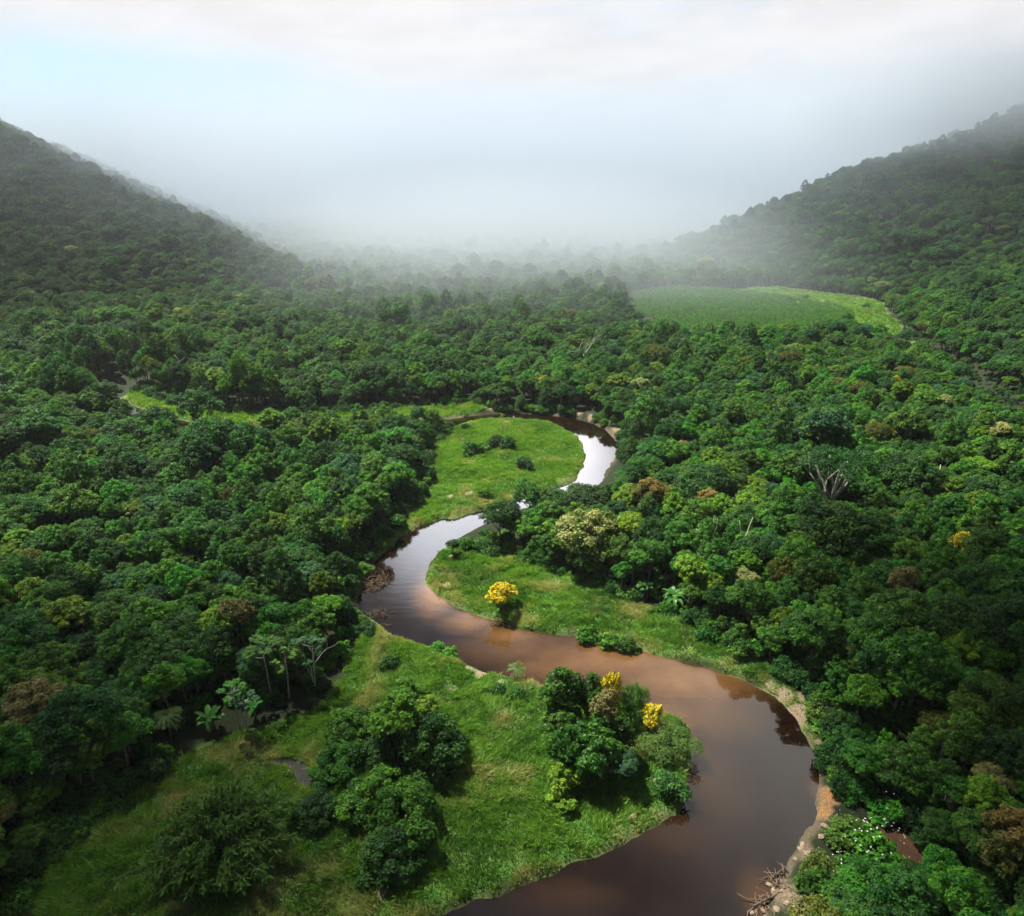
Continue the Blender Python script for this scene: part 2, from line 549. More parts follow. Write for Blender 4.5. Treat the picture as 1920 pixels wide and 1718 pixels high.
c = t.mix(A['mud'], c, t.mix(n1.outputs[0], (.015, .015, .013), (.045, .042, .038)))
pb = t.n('ShaderNodeBsdfPrincipled', inp={'Base Color': c, 'Specular IOR Level': .2, 'Roughness': t.math('MULTIPLY_ADD', A['mud'], -.35, .95)})
bp = t.n('ShaderNodeBump', inp={'Height': n3.outputs[0], 'Strength': .8, 'Distance': .25})
t.link(bp.outputs[0], pb.inputs['Normal'])
t.n('ShaderNodeOutputMaterial', inp={'Surface': pb.outputs[0]})
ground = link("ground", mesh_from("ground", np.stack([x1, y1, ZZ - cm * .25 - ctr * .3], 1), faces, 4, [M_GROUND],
                                  {'grass': cg, 'earth': ce, 'red': crd, 'mud': cm, 'track': ctr}, smooth=True))
tag(ground, kind='structure')

# ------------------------------------------------------------------ river
wx = axis([(-130, -62, 2), (-62, 75, .8), (75, 110, 2)])
wy = axis([(12, 175, .8), (175, 290, 1.6)])
WX, WY = np.meshgrid(wx, wy)
wsd = sdist(RIVER, WX.ravel(), WY.ravel())
nwx = len(wx)
ii, jj = np.meshgrid(np.arange(len(wx) - 1), np.arange(len(wy) - 1))
q0 = (jj * nwx + ii).ravel()
Q = np.stack([q0, q0 + 1, q0 + nwx + 1, q0 + nwx], 1)
Q = Q[(wsd[Q].min(1) < 2.0)]
# sand shoals under the water, with a shape of their own
sh = np.zeros(wsd.shape)
for px, py, rx, ry, a in [(1150, 1235, 200, 45, .8), (1280, 1275, 150, 50, .8), (1000, 1215, 150, 35, .45), (820, 1110, 40, 45, 1.2), (880, 1165, 60, 22, .8), (1250, 1340, 90, 40, .55), (1060, 1250, 120, 30, .65), (960, 1190, 70, 20, .8), (1330, 1330, 90, 60, .35),
                          (1330, 1440, 60, 90, .10), (1250, 1560, 90, 50, .08), (1060, 1680, 120, 40, .10), (1545, 1500, 18, 40, .5), (1430, 1690, 40, 60, .3), (1340, 1270, 50, 25, .6)]:
    c0 = at(px, py)
    rxm = size_at(px, py, 0, rx)
    rym = abs(at(px, py - ry)[1] - at(px, py + ry)[1]) / 2
    d = np.hypot((WX.ravel() - c0[0]) / rxm, (WY.ravel() - c0[1]) / rym) + (vnoise(WX.ravel(), WY.ravel(), 9, 21, 3) - .5) * .35
    sh = np.maximum(sh, a * (1 - sstep(d, .0, 1.5)))
M_WATER, t = new_mat("river_water")
tcw = t.n('ShaderNodeTexCoord')
shA = t.n('ShaderNodeAttribute', attribute_name='shoal').outputs['Fac']
wn = t.n('ShaderNodeTexNoise', inp={'Vector': tcw.outputs['Object'], 'Scale': .35, 'Detail': 4.0, 'Roughness': .6})
deep = t.mix(t.smooth(wn.outputs[0], .35, .65), (.0050, .0022, .0012), (.0070, .0032, .0016))
shal = t.mix(t.smooth(wn.outputs[0], .3, .7), (.096, .047, .016), (.124, .062, .023))
bc = t.mix(shA, deep, shal)
mp = t.n('ShaderNodeMapping', inp={0: tcw.outputs['Object']})
mp.inputs['Scale'].default_value = (.55, 1.5, 1)
rip = t.n('ShaderNodeTexNoise', inp={'Vector': mp.outputs[0], 'Scale': .5, 'Detail': 3.0, 'Roughness': .5})
rip2 = t.n('ShaderNodeTexNoise', inp={'Vector': mp.outputs[0], 'Scale': 2.2, 'Detail': 2.0})
bpw = t.n('ShaderNodeBump', inp={'Height': t.math('ADD', rip.outputs[0], t.math('MULTIPLY', rip2.outputs[0], .25)), 'Strength': .018, 'Distance': .5})
pw = t.n('ShaderNodeBsdfPrincipled', inp={'Base Color': bc, 'Roughness': .04, 'IOR': 1.6, 'Normal': bpw.outputs[0]})
t.n('ShaderNodeOutputMaterial', inp={'Surface': pw.outputs[0]})
used, inv = np.unique(Q.ravel(), return_inverse=True)
river = link("river", mesh_from("river", np.stack([WX.ravel()[used], WY.ravel()[used], np.zeros(len(used))], 1), inv, 4, [M_WATER], {'shoal': np.clip(sh[used], 0, 1.2)}))
tag(river, kind='structure')

# ------------------------------------------------------------------ foliage builders
UP = np.array([0, 0, 1.0])


def unit(a):
    return a / (np.linalg.norm(a, axis=-1, keepdims=True) + 1e-9)


def leaf_quads(C, N, L, Wd, r, droop=None):
    """diamond leaf blades at C facing N, L long and Wd wide"""
    n = len(C)
    a = unit(np.cross(N, unit(r.normal(size=(n, 3)))))
    if droop is not None:
        a = unit(a + droop)
    b = unit(np.cross(N, a))
    U = a * (np.asarray(L) * .5)[:, None]
    V = b * (np.asarray(Wd) * .5)[:, None]
    P = np.stack([C - U, C - U * .1 + V, C + U, C - U * .1 - V], 1)
    return P.reshape(-1, 3)


def puffs_to_leaves(P, R, r, per_m2=24, leaf=.42, wide=.55, up=.55, squash=.85, low=-.15, core=None, inner=.22):
    """leaves round every puff; returns verts, tone"""
    Cs, Ns, Ts = [], [], []
    for p, pr in zip(P, R):
        n = max(12, int(per_m2 * 2 * math.pi * pr * pr))
        d = unit(r.normal(size=(int(n * 1.9), 3)))
        d = d[d[:, 2] > low + r.random(len(d)) * .25][:n]
        rad = pr * np.where(r.random(len(d)) < inner, r.uniform(.45, .85, len(d)), r.uniform(.86, 1.08, len(d)))
        bump = 1 + .13 * np.sin(d[:, 0] * 7 + p[0] * 3) * np.sin(d[:, 1] * 7 + p[1] * 3) + .08 * np.sin(d[:, 2] * 11 + p[2])
        c = p + d * (rad * bump)[:, None] * np.array([1, 1, squash])
        nn = unit(d * .75 + UP * up * .8 + r.normal(size=d.shape) * .36)
        Cs.append(c)
        Ns.append(nn)
        Ts.append(np.clip(.42 + .20 * r.normal(size=len(d)) + (r.random() - .5) * .7, 0, 1))
    C, N, T = np.concatenate(Cs), np.concatenate(Ns), np.concatenate(Ts)
    L = leaf * r.uniform(.7, 1.35, len(C))
    V = leaf_quads(C, N, L, L * wide, r)
    return V, np.repeat(T, 4), C


def crown_mesh(name, mat, r, R=3.6, trunk=5.5, height=5.0, lobes=6, style='dome', leaf=.37, wide=.55, per_m2=31, bloom=0.0, puff=.30, up=.55, base_low=0.0):
    """a crown of lobes, each lobe a dome of leaf puffs"""
    P, PR = [], []
    LC = []
    for i in range(lobes):
        if i == 0:
            c = np.array([r.normal() * .1 * R, r.normal() * .1 * R, trunk + height * .50])
            lr = R * r.uniform(.55, .66)
        else:
            a = i * 2 * math.pi / max(1, lobes - 1) + r.normal() * .35
            q = R * r.uniform(.40, .72)
            c = np.array([math.cos(a) * q, math.sin(a) * q, trunk + height * r.uniform(.05, .50)])
            lr = R * r.uniform(.30, .50)
        LC.append((c, lr))
    vs = {'dome': (height / R * .62), 'flat': .42, 'tall': height / R * .8, 'drape': height / R * .62}[style]
    for c, lr in LC:
        n = int(14 * (lr / (R * .5)) ** 1.3) + 2
        for k in range(n):
            z = 1 - (k + .5) / n * (1.35 if style != 'drape' else 1.75)
            th = k * 2.399963 + r.normal() * .25
            s = math.sqrt(max(0, 1 - z * z))
            d = np.array([s * math.cos(th), s * math.sin(th), z * vs])
            pr = R * puff * r.uniform(.50, .92)
            p = c + d * lr * r.uniform(.85, 1.1)
            P.append(p)
            PR.append(pr * (.9 if k % 3 else 1.1))
    P, PR = np.array(P), np.array(PR)
    keep = np.ones(len(P), bool)
    for c, lr in LC:          # puffs buried in another lobe are not needed
        q = (P - c) / (lr * np.array([1, 1, max(vs, .3)]))
        keep &= ~(np.linalg.norm(q, axis=1) < .62)
    P, PR = P[keep], PR[keep]
    V, T, C = puffs_to_leaves(P, PR, r, per_m2, leaf, wide, up)
    attrs = {'tone': T}
    if bloom:
        zt = (C[:, 2] - trunk) / height
        ph = np.sin(C[:, 0] * 1.7 + 1) + np.sin(C[:, 1] * 1.9) + np.sin(C[:, 2] * 2.3)
        b = (sstep(zt, .15, .7) * bloom + .18 * ph * bloom + r.normal(size=len(C)) * .15 > .55).astype(float) if bloom < 1.4 else (r.random(len(C)) < .80).astype(float)
        attrs['bloom'] = np.repeat(b * r.uniform(.6, 1, len(C)), 4)
    me = mesh_from(name, V, np.arange(len(V)), 4, [mat], attrs)
    return me, LC


def trunk_mesh(name, mat, r, LC, trunk, R, rad=.22, limbs=True):
    g = Geo()
    top = LC[0][0]
    bend = r.normal(size=2) * .25
    pts = [np.array([bend[0] * math.sin(t_ * 3), bend[1] * math.sin(t_ * 2.2), 0]) * 1 + np.array([top[0] * t_, top[1] * t_, top[2] * t_ * .92 - .4 * (1 - t_)]) for t_ in np.linspace(0, 1, 6)]
    g.tube(pts, np.linspace(rad * 1.35, rad * .45, 6), 7)
    if limbs:
        for c, lr in LC[1:]:
            s = pts[3] if r.random() < .5 else pts[2]
            m_ = (s + c) / 2 + np.array([0, 0, -.3])
            g.tube([s, m_, c], [rad * .55, rad * .4, rad * .18], 5)
    return g.mesh(name, [mat])


SHAPES = {}


def proto(key, kind, colour, seed, bark=None, bloom=0.0, **kw):
    r = np.random.default_rng(seed)
    base = dict(R=3.6, trunk=5.0, height=5.0, lobes=7, style='dome')
    base.update(kw)
    rad = base.pop('rad', .2)
    me, LC = crown_mesh("crown", GREEN[colour], r, bloom=bloom, **base)
    tm = trunk_mesh("trunk", bark or M_BARK, r, LC, base['trunk'], base['R'], rad)
    SHAPES[key] = dict(crown=me, trunk=tm, R=base['R'], h=base['trunk'] + base['height'], mid=base['trunk'] + base['height'] * .5, kind=kind)


# key -> what a label calls it
proto('m1', 'mid green lumpy-crowned tree', 'mid', 1)
proto('m2', 'mid green broad-crowned tree', 'mid', 2, R=4.3, lobes=6, height=4.4)
proto('m3', 'mid green narrow-crowned tree', 'mid', 3, R=2.9, lobes=4, height=5.6, style='tall')
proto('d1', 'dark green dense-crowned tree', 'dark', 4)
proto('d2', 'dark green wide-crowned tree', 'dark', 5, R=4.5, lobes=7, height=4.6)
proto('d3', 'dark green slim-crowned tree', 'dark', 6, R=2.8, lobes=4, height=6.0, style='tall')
proto('b1', 'bright green full-crowned tree', 'bright', 7, R=3.5)
proto('b2', 'bright green low-crowned tree', 'bright', 8, R=3.1, height=3.8, lobes=5)
proto('l1', 'yellow-green tufted tree', 'lime', 9, R=3.2, leaf=.5)
proto('l2', 'yellow-green spreading tree', 'lime', 10, R=4.0, height=3.6, lobes=6, leaf=.46)
proto('u1', 'blue-green feathery tree', 'blue', 11, R=3.9, height=4.2, leaf=.34, lobes=6, up=.8, wide=.4)
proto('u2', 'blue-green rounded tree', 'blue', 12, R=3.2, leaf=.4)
proto('o1', 'olive green thin-crowned tree', 'olive', 13, R=3.6, per_m2=15, bark=M_PALE)
proto('o2', 'olive green flat-topped tree', 'olive', 14, R=4.4, style='flat', height=3.2, trunk=6.5, lobes=7, bark=M_PALE, per_m2=18)
proto('p1', 'green tree dusted with cream blossom', 'pale', 15, R=3.6, bloom=1.0)
proto('r1', 'green tree with rusty brown new leaves', 'rust', 16, R=3.3, bloom=.9)
proto('e1', 'mid green tree leafy to the ground', 'mid', 37, R=3.1, height=7.2, trunk=1.0, lobes=7, style='drape')
proto('e2', 'dark green tree leafy to the ground', 'dark', 38, R=3.3, height=7.0, trunk=.8, lobes=7, style='drape')
proto('e3', 'bright green tree leafy to the ground', 'bright', 39, R=2.9, height=6.4, trunk=.8, lobes=6, style='drape')
proto('dome', 'cream', 'pale', 40, R=4.6, height=7.5, trunk=1.4, lobes=9, style='drape', bloom=.62, leaf=.40)
COMMON = ['m1', 'm2', 'm3', 'd1', 'd2', 'd3', 'b1', 'b2', 'l1', 'l2', 'u1', 'u2', 'o1', 'o2', 'p1', 'r1', 'e1', 'e2', 'e3']
PROB = np.array([.15, .13, .11, .11, .09, .09, .11, .07, .035, .025, .025, .025, .010, .006, .005, .001, .0, .0, .0])
PROB = PROB / PROB.sum()
# particular trees
proto('tan', 'tan', 'tan', 21, R=4.4, height=6, trunk=4.5, lobes=8, bloom=1.5, leaf=.4, puff=.26)
proto('tan_small', 'tan', 'tan', 22, R=2.4, height=3.2, trunk=6.5, lobes=5, bloom=1.5, leaf=.36, puff=.3)
proto('yellow_bush', 'yellow', 'yellow', 23, R=2.6, height=3.6, trunk=1.2, lobes=5, bloom=1.5, leaf=.34, puff=.28)
proto('yellow_small', 'yellow', 'yellow', 24, R=1.8, height=2.6, trunk=2.6, lobes=4, bloom=1.5, leaf=.32, puff=.3)
proto('grove1', 'grove', 'grove', 25, R=3.0, height=6.2, trunk=3.2, lobes=6, style='tall', leaf=.42)
proto('grove2', 'grove', 'grove', 26, R=3.3, height=5.2, trunk=3.0, lobes=7, leaf=.42)
proto('limebush', 'lime', 'lime', 27, R=2.2, height=3.8, trunk=.6, lobes=5, leaf=.36, style='drape')
proto('drape1', 'vine', 'dark', 28, R=4.6, height=6.0, trunk=.6, lobes=7, style='drape', leaf=.42, up=.2)
proto('drape2', 'vine', 'mid', 29, R=4.2, height=5.2, trunk=.4, lobes=7, style='drape', leaf=.42, up=.2)
proto('brighttop', 'bright', 'bright', 30, R=2.9, height=5.0, trunk=4.5, lobes=6, style='drape', leaf=.46, per_m2=26)
proto('low', 'feather', 'feather', 31, R=3.4, height=2.6, trunk=1.6, lobes=6, leaf=.26, wide=.4, per_m2=34, style='dome')
proto('umbrella', 'olive', 'dark', 32, R=6.5, height=3.0, trunk=10.0, lobes=9, style='flat', leaf=.4, per_m2=10, puff=.2, bark=M_PALE, rad=.38)
proto('shrub_a', 'shrub', 'dark', 33, R=1.5, height=1.6, trunk=.2, lobes=4, leaf=.26, per_m2=40, style='drape', puff=.36)
proto('shrub_b', 'shrub', 'mid', 34, R=1.4, height=1.5, trunk=.2, lobes=4, leaf=.30, per_m2=36, style='drape', puff=.36)
proto('shrub_c', 'shrub', 'bright', 35, R=1.3, height=1.2, trunk=.15, lobes=4, leaf=.30, per_m2=36, style='drape', puff=.36)
proto('shrub_w', 'shrub', 'pale', 36, R=1.8, height=1.8, trunk=.2, lobes=5, leaf=.28, per_m2=40, style='drape', puff=.34)


def tree(name, key, x, y, s=1.0, rot=None, label=None, cat='tree', group=None, sz=None, z=None):
    d = SHAPES[key]
    rot = random.uniform(0, 6.28) if rot is None else rot
    zz = float(terrain(np.array([x]), np.array([y]))[0]) if z is None else z
    o = link(name, None, None, (x, y, zz - .1), rot, (s, s, sz or s))
    link("trunk", d['trunk'], o)
    link("crown", d['crown'], o)
    return tag(o, label, cat, group)


def tree_at(name, key, px, py, wpx, label, cat='tree', group=None, hs=1.0, rot=None):
    """centre of the crown where the photo shows it, wpx wide"""
    d = SHAPES[key]
    z = d['mid']
    for _ in range(3):
        s = size_at(px, py, z, wpx) / (2 * d['R'])
        z = d['mid'] * s * hs + .8
    p = at(px, py, z)
    SPECIAL.append((p[0], p[1], d['R'] * s))
    LANDMARK.append((p[0], p[1], None))
    return tree(name, key, p[0], p[1], s, rot, label, cat, group, s * hs)


SPECIAL, LANDMARK = [], []

# ------------------------------------------------------------------ particular trees and shrubs
LM = []


def lm(phrase):
    LM.append((SPECIAL[-1][0], SPECIAL[-1][1], phrase))


tree_at("flowering_tree", 'yellow_bush', 941, 1112, 64, "rounded bush covered in yellow blossom alone on the middle meadow", 'tree', hs=1.0)
lm("the lone yellow bush")
tree_at("flowering_tree", 'yellow_small', 1220, 1336, 46, "small yellow blossom tree at the tip of the near peninsula")
lm("the peninsula-tip blossom tree")
tree_at("flowering_tree", 'yellow_small', 1146, 1288, 44, "yellow blossom crown among the dark trees of the peninsula grove", hs=2.0)
tree_at("flowering_tree", 'tan_small', 1133, 1326, 56, "cream and tan blossom crown in the middle of the peninsula grove", hs=1.25)
G = "dark glossy trees of the peninsula grove"
tree_at("grove_tree", 'grove1', 1055, 1296, 92, "tall dark glossy tree at the riverward corner of the grove", group=G)
tree_at("grove_tree", 'grove1', 1104, 1302, 76, "dark glossy tree just beneath the yellow blossom crown in the grove", group=G)
tree_at("grove_tree", 'grove2', 1050, 1352, 72, "dark glossy tree on the meadow edge of the grove", group=G)
tree_at("grove_tree", 'grove2', 1108, 1400, 98, "broad dark glossy tree at the front of the grove", group=G)
tree_at("grove_tree", 'grove1', 1062, 1400, 74, "dark glossy tree beside the broad one at the front of the grove", group=G)
tree_at("grove_tree", 'grove1', 1158, 1372, 74, "dark glossy tree on the water side of the cream blossom crown", group=G, hs=.9)
tree_at("grove_tree", 'u2', 1168, 1432, 60, "small blue-green tree in the shade at the foot of the grove", group=G, hs=.8)
tree_at("grove_tree", 'feath' if 'feath' in SHAPES else 'low', 1186, 1312, 64, "feathery olive tree leaning over the water behind the grove", group=G, hs=2.2)
lm("the peninsula grove")
tree_at("shrub", 'limebush', 1060, 1462, 70, "yellow-green leafy bush at the front foot of the grove", 'shrub', hs=1.0)
tree_at("shrub", 'limebush', 1052, 1505, 50, "smaller yellow-green bush in the grass below the grove", 'shrub', hs=.7)
tree_at("spreading_tree", 'low', 1252, 1388, 100, "low feathery tree spreading over the water at the peninsula tip", hs=.62)
tree_at("shrub", 'shrub_a', 1256, 1470, 66, "dark olive shrub hanging over the water below the low feathery tree", 'shrub', hs=1.0)
G = "vine-draped trees of the meadow thicket"
tree_at("vine_draped_tree", 'brighttop', 738, 1336, 92, "bright green leafy tree rising from the top of the meadow thicket", group=G)
lm("the meadow thicket")
tree_at("vine_draped_tree", 'drape1', 812, 1392, 138, "dark green dome of drooping leaves at the riverward side of the thicket", group=G, hs=.9)
tree_at("vine_draped_tree", 'drape1', 735, 1400, 108, "dark green dome of drooping leaves under the bright treetop", group=G, hs=.85)
tree_at("vine_draped_tree", 'drape2', 665, 1366, 104, "mid green leafy mound beside the bright treetop on the forest side", group=G, hs=.8)
tree_at("vine_draped_tree", 'drape2', 632, 1428, 96, "mid green leafy mound next to the grey mud pool", group=G, hs=.75)
tree_at("vine_draped_tree", 'drape2', 700, 1495, 120, "mid green leafy mound in the dip between the two domes of the thicket", group=G, hs=.8)
tree_at("vine_draped_tree", 'drape2', 760, 1530, 140, "largest leafy mound at the near end of the thicket", group=G, hs=.95)
tree_at("vine_draped_tree", 'drape1', 742, 1596, 126, "dark drooping mound nearest the bottom edge of the thicket", group=G, hs=.8)
tree_at("vine_draped_tree", 'drape1', 590, 1520, 92, "low dark mound between the bamboo clump and the thicket", group=G, hs=.7)
tree_at("shrub", 'limebush', 760, 1290, 60, "yellow-green bush behind the bright treetop of the thicket", 'shrub', hs=.7)
tree_at("shrub", 'limebush', 800, 1320, 44, "small yellow-green bush tucked beside the bright treetop", 'shrub', hs=.8)
G = "shrubs scattered on the meadows"
for px, py, wp, k, lab in [
        (730, 1240, 42, 'shrub_a', "round dark green shrub in the pale grass near the river bend"),
        (970, 1300, 34, 'shrub_b', "round green shrub on the sandy river edge beside the grove"),
        (935, 1292, 30, 'shrub_b', "small green shrub on the sandy river edge, upstream of the round one"),
        (845, 1215, 34, 'shrub_c', "bright leafy shrub in the bank grass above the near river bend"),
        (820, 1205, 30, 'shrub_c', "bright leafy shrub a step upstream on the same grassy bank"),
        (930, 826, 34, 'shrub_a', "dark low shrub at the foot of the thin pale pole on the upper meadow"),
        (952, 830, 36, 'shrub_a', "dark low shrub beside the thin pale pole, nearer the far water"),
        (983, 868, 34, 'shrub_a', "dark shrub by itself in the middle of the upper meadow"),
        (884, 842, 40, 'shrub_b', "green shrub on the forest side of the upper meadow"),
        (905, 838, 30, 'shrub_c', "bright shrub between the pole and the forest on the upper meadow"),
        (910, 925, 26, 'shrub_b', "small green shrub on the near slope of the upper meadow"),
        (872, 800, 18, 'shrub_a', "tiny dark shrub where the upper meadow meets the far water"),
        (1104, 1180, 46, 'shrub_c', "leafy shrub trailing in the water along the middle meadow edge"),
        (1178, 1196, 44, 'shrub_b', "last dark shrub trailing in the water below the middle meadow"),
        (1142, 1188, 46, 'shrub_c', "leafy shrub between two others trailing off the middle meadow edge"),
        (1480, 560, 12, 'shrub_a', "dark bush dotted on the far bright green strip, forest end"),
        (1512, 557, 10, 'shrub_a', "dark bush dotted on the far bright green strip, middle"),
        (1625, 572, 14, 'shrub_a', "dark bush on the far bright green strip below the dark hill")]:
    tree_at("shrub", k, px, py, wp, lab, 'shrub', G)
G = "shrubs flecked with white flowers on the near bank"


def petals_mesh(r, R, n):
    d = unit(r.normal(size=(n, 3)))
    d[:, 2] = np.abs(d[:, 2])
    C = d * R * r.uniform(.92, 1.12, n)[:, None] + np.array([0, 0, R * .75])
    V = leaf_quads(C, unit(d + UP), np.full(n, .12), np.full(n, .09), r)
    return mesh_from("blossom", V, np.arange(len(V)), 4, [M_PETAL])


M_PETAL = plain_mat("white_petal", (.30, .34, .32), (.42, .44, .40))
for i, (px, py, wp, lab) in enumerate([
        (1645, 1590, 96, "largest white-flecked shrub beside the dark red track"),
        (1590, 1560, 80, "white-flecked shrub between the orange earth bank and the track"),
        (1600, 1645, 84, "white-flecked shrub above the driftwood at the water edge"),
        (1545, 1630, 76, "shrub with few white flecks closest to the driftwood"),
        (1660, 1520, 66, "shrub with few white flecks at the upper end of the dark track"),
        (1535, 1330, 56, "white-flecked shrub behind the pale sand bank")]):
    o = tree_at("flowering_shrub", 'shrub_w' if i % 2 else 'shrub_c', px, py, wp, lab, 'shrub', G, hs=.9)
    rr = np.random.default_rng(60 + i)
    link("blossom", petals_mesh(rr, 1.55 if i % 2 else 1.3, [44, 14, 24, 8, 6, 12][i]), o)
lm("the sand bank")
LM.append((*at(1645, 1600)[:2], "the dark red track"))

tree_at("flowering_tree", 'tan', 76, 1336, 150, "big tan-brown blossom tree at the dark forest edge of the near meadow", rot=1.0)
lm("the big tan-brown blossom tree")
tree_at("flowering_tree", 'tan_small', 447, 1146, 62, "tan blossom crown lit among dark trees on the near forest slope", hs=1.2)
lm("the lit tan crown")
tree_at("flowering_tree", 'tan_small', 1692, 1090, 50, "tan blossom crown in the dark forest across the river", hs=1.7)
lm("the far-bank tan crown")
tree_at("flowering_tree", 'r1', 1220, 922, 72, "wide rusty orange crown near the hidden river corner", hs=1.0)
lm("the wide rusty orange crown")
tree_at("flowering_tree", 'yellow_bush', 1806, 1026, 52, "yellow-topped tree standing alone in the dark forest across the river", hs=1.8)
lm("the yellow-topped forest tree")
tree_at("flowering_tree", 'yellow_small', 1680, 714, 16, "tiny orange-yellow treetop before the dark hill foot", hs=1.9)
tree_at("flowering_tree", 'yellow_small', 1020, 714, 18, "tiny orange-yellow treetop behind the upper river bend", hs=1.9)
tree_at("broadleaf_tree", 'l1', 112, 1160, 88, "pale lime tree glowing in the dark forest before the big tan tree", hs=.9)
lm("the pale lime tree")
tree_at("broadleaf_tree", 'dome', 1108, 1000, 128, "large domed tree with cream-tipped leaves at the middle meadow edge", hs=1.0)
lm("the cream-tipped dome")
tree_at("broadleaf_tree", 'p1', 1395, 1085, 58, "small cream-tipped tree near the pair of banana plants", hs=1.0)
tree_at("broadleaf_tree", 'u2', 848, 1020, 24, "tiny tree standing apart at the water edge of the middle meadow", hs=.9)

# --- bare trees, pale-limbed trees
M_LIMB = M_PALE


def bare_mesh(r, h, spread, trunk_rad, levels=3, n0=3, start=.5):
    g = Geo()

    def grow(p, d, L, rad, lev):
        pts = [p]
        dd = d.copy()
        for k in range(3):
            dd = unit(dd + r.normal(size=3) * .16 + UP * .05)
            pts.append(pts[-1] + dd * L / 3)
        g.tube(pts, np.linspace(rad, rad * .55, 4), 6 if lev == 0 else 4)
        if lev < levels:
            k = n0 if lev == 0 else r.integers(2, 4)
            a0 = r.random() * 6.28
            for j in range(k):
                a = a0 + j * 6.28 / k + r.normal() * .3
                side = unit(np.cross(dd, np.array([math.cos(a), math.sin(a), .3])))
                nd = unit(dd * (1 - spread) + side * spread + UP * .12)
                src = pts[-1] if j < 2 else pts[2]
                grow(src, nd, L * r.uniform(.55, .8), rad * .55, lev + 1)
    grow(np.array([0, 0, 0.]), unit(np.array([r.normal() * .08, r.normal() * .08, 1])), h * start, trunk_rad, 0)
    return g


def bare(name, px, py, ztop, label, h=10.0, spread=.55, rad=.2, seed=1, levels=3, group=None, mat=None, start=.5):
    """px, py: where the photo shows the top of its limbs, ztop metres up"""
    p = at(px, py, ztop)
    z = float(terrain(np.array([p[0]]), np.array([p[1]]))[0])
    r = np.random.default_rng(seed)
    o = link(name, None, None, (p[0], p[1], z - .2))
    link("limbs", bare_mesh(r, h, spread, rad, levels, start=start).mesh("limbs", [mat or M_PALE]), o)
    SPECIAL.append((p[0], p[1], 1.2))
    return tag(o, label, 'bare tree', group), o


G = "bare pale trees"
bare("bare_tree", 572, 1182, 11, "forked bare white tree above the forest edge of the near meadow", 10.5, .42, .12, 3, 2, G)
lm("the forked bare tree")
bare("bare_tree", 1552, 880, 15, "great white-limbed tree with a wide thin umbrella crown", 13, .42, .34, 5, 2, G, start=.62)
lm("the great white-limbed tree")
bare("bare_tree", 1765, 1165, 14, "white forked limbs showing through a thin dark umbrella crown", 11.5, .42, .24, 8, 2, G, start=.56)
lm("the white forked limbs")
bare("bare_tree", 1090, 640, 13, "bare white tree standing out far behind the upper river bend", 15, .5, .35, 11, 3, G)
bare("bare_tree", 1378, 968, 13, "thin white snag with two upright prongs in the forest", 15, .35, .2, 13, 1, G)
lm("the thin white snag")
bare("bare_tree", 335, 668, 12, "wide bare grey tree beside the hidden far river reach", 12, .5, .25, 17, 2, G)
bare("bare_tree", 1345, 960, 13, "short white snag next to the two-pronged one", 13.5, .4, .15, 19, 1, G)
bare("bare_tree", 1760, 872, 13, "slanting pale trunk on the shaded slope of forest", 15, .4, .22, 23, 1, G)
# thin umbrella crowns over the white limbs
for px, py, wp, lab in [(1570, 872, 150, "thin dark umbrella crown spreading round the great white limbs"), (1790, 1160, 130, "thin dark umbrella crown over the white forked limbs")]:
    o = tree_at("umbrella_tree", 'umbrella', px, py, wp, lab, hs=.9)

# --- slender pale-stemmed trees with candelabra branches and big leaf rosettes


def rosette_tree(px, py, h, label, seed, s=1.0):
    p = at(px, py, h)
    z = float(terrain(np.array([p[0]]), np.array([p[1]]))[0])
    r = np.random.default_rng(seed)
    g = Geo()
    top = np.array([r.normal() * .3, r.normal() * .3, h])
    g.tube([np.array([0, 0, 0.]), top * .5 + np.array([.1, 0, 0]), top], [.13, .10, .06], 7)
    ends = [top]
    for k in range(6):
        a = k * 1.05 + r.random() * .5
        b = top * r.uniform(.62, .9)
        e = b + np.array([math.cos(a), math.sin(a), .55]) * r.uniform(1.0, 1.9) * s
        g.tube([b, (b + e) / 2 + np.array([0, 0, -.15]), e], [.07, .055, .03], 5)
        ends.append(e)
    Cs, Ns, Ls, Ds = [], [], [], []
    for e in ends:
        for k in range(22):
            a = k * 2.4
            d = np.array([math.cos(a), math.sin(a), r.uniform(-.3, .35)])
            Cs.append(e + d * .42 * s + np.array([0, 0, .1]))
            Ns.append(unit(UP + d * .4 + r.normal(size=3) * .15))
            Ls.append(.62 * s)
            Ds.append(d * 5)
    C, N, L = np.array(Cs), np.array(Ns), np.array(Ls)
    V = leaf_quads(C, N, L, L * .5, r, droop=np.array(Ds))
    o = link("pale_stemmed_tree", None, None, (p[0], p[1], z - .1))
    link("trunk", g.mesh("trunk", [M_PALE]), o)
    link("crown", mesh_from("crown", V, np.arange(len(V)), 4, [GREEN['mid'] if seed % 2 else GREEN['blue']], {'tone': np.repeat(r.uniform(.3, 1, len(C)), 4)}), o)
    SPECIAL.append((p[0], p[1], 1.0))
    return tag(o, label, 'tree', "slender pale-stemmed trees at the meadow edge")


rosette_tree(495, 1215, 9.5, "tallest slender white-stemmed tree at the forest edge", 41, 1.35)
lm("the white-stemmed tree")
rosette_tree(532, 1232, 8, "slender tree with bright flat leaf rosettes beside the tallest white stem", 43, 1.1)
rosette_tree(580, 1212, 9, "slender white-stemmed tree below the forked bare tree", 44, 1.1)
rosette_tree(437, 1290, 8, "slender tree with one bright leaf tuft over the banana plants", 45, .9)
rosette_tree(455, 1320, 5.5, "short slender tree leaning by the banana plants", 46, .9)

# --- banana plants


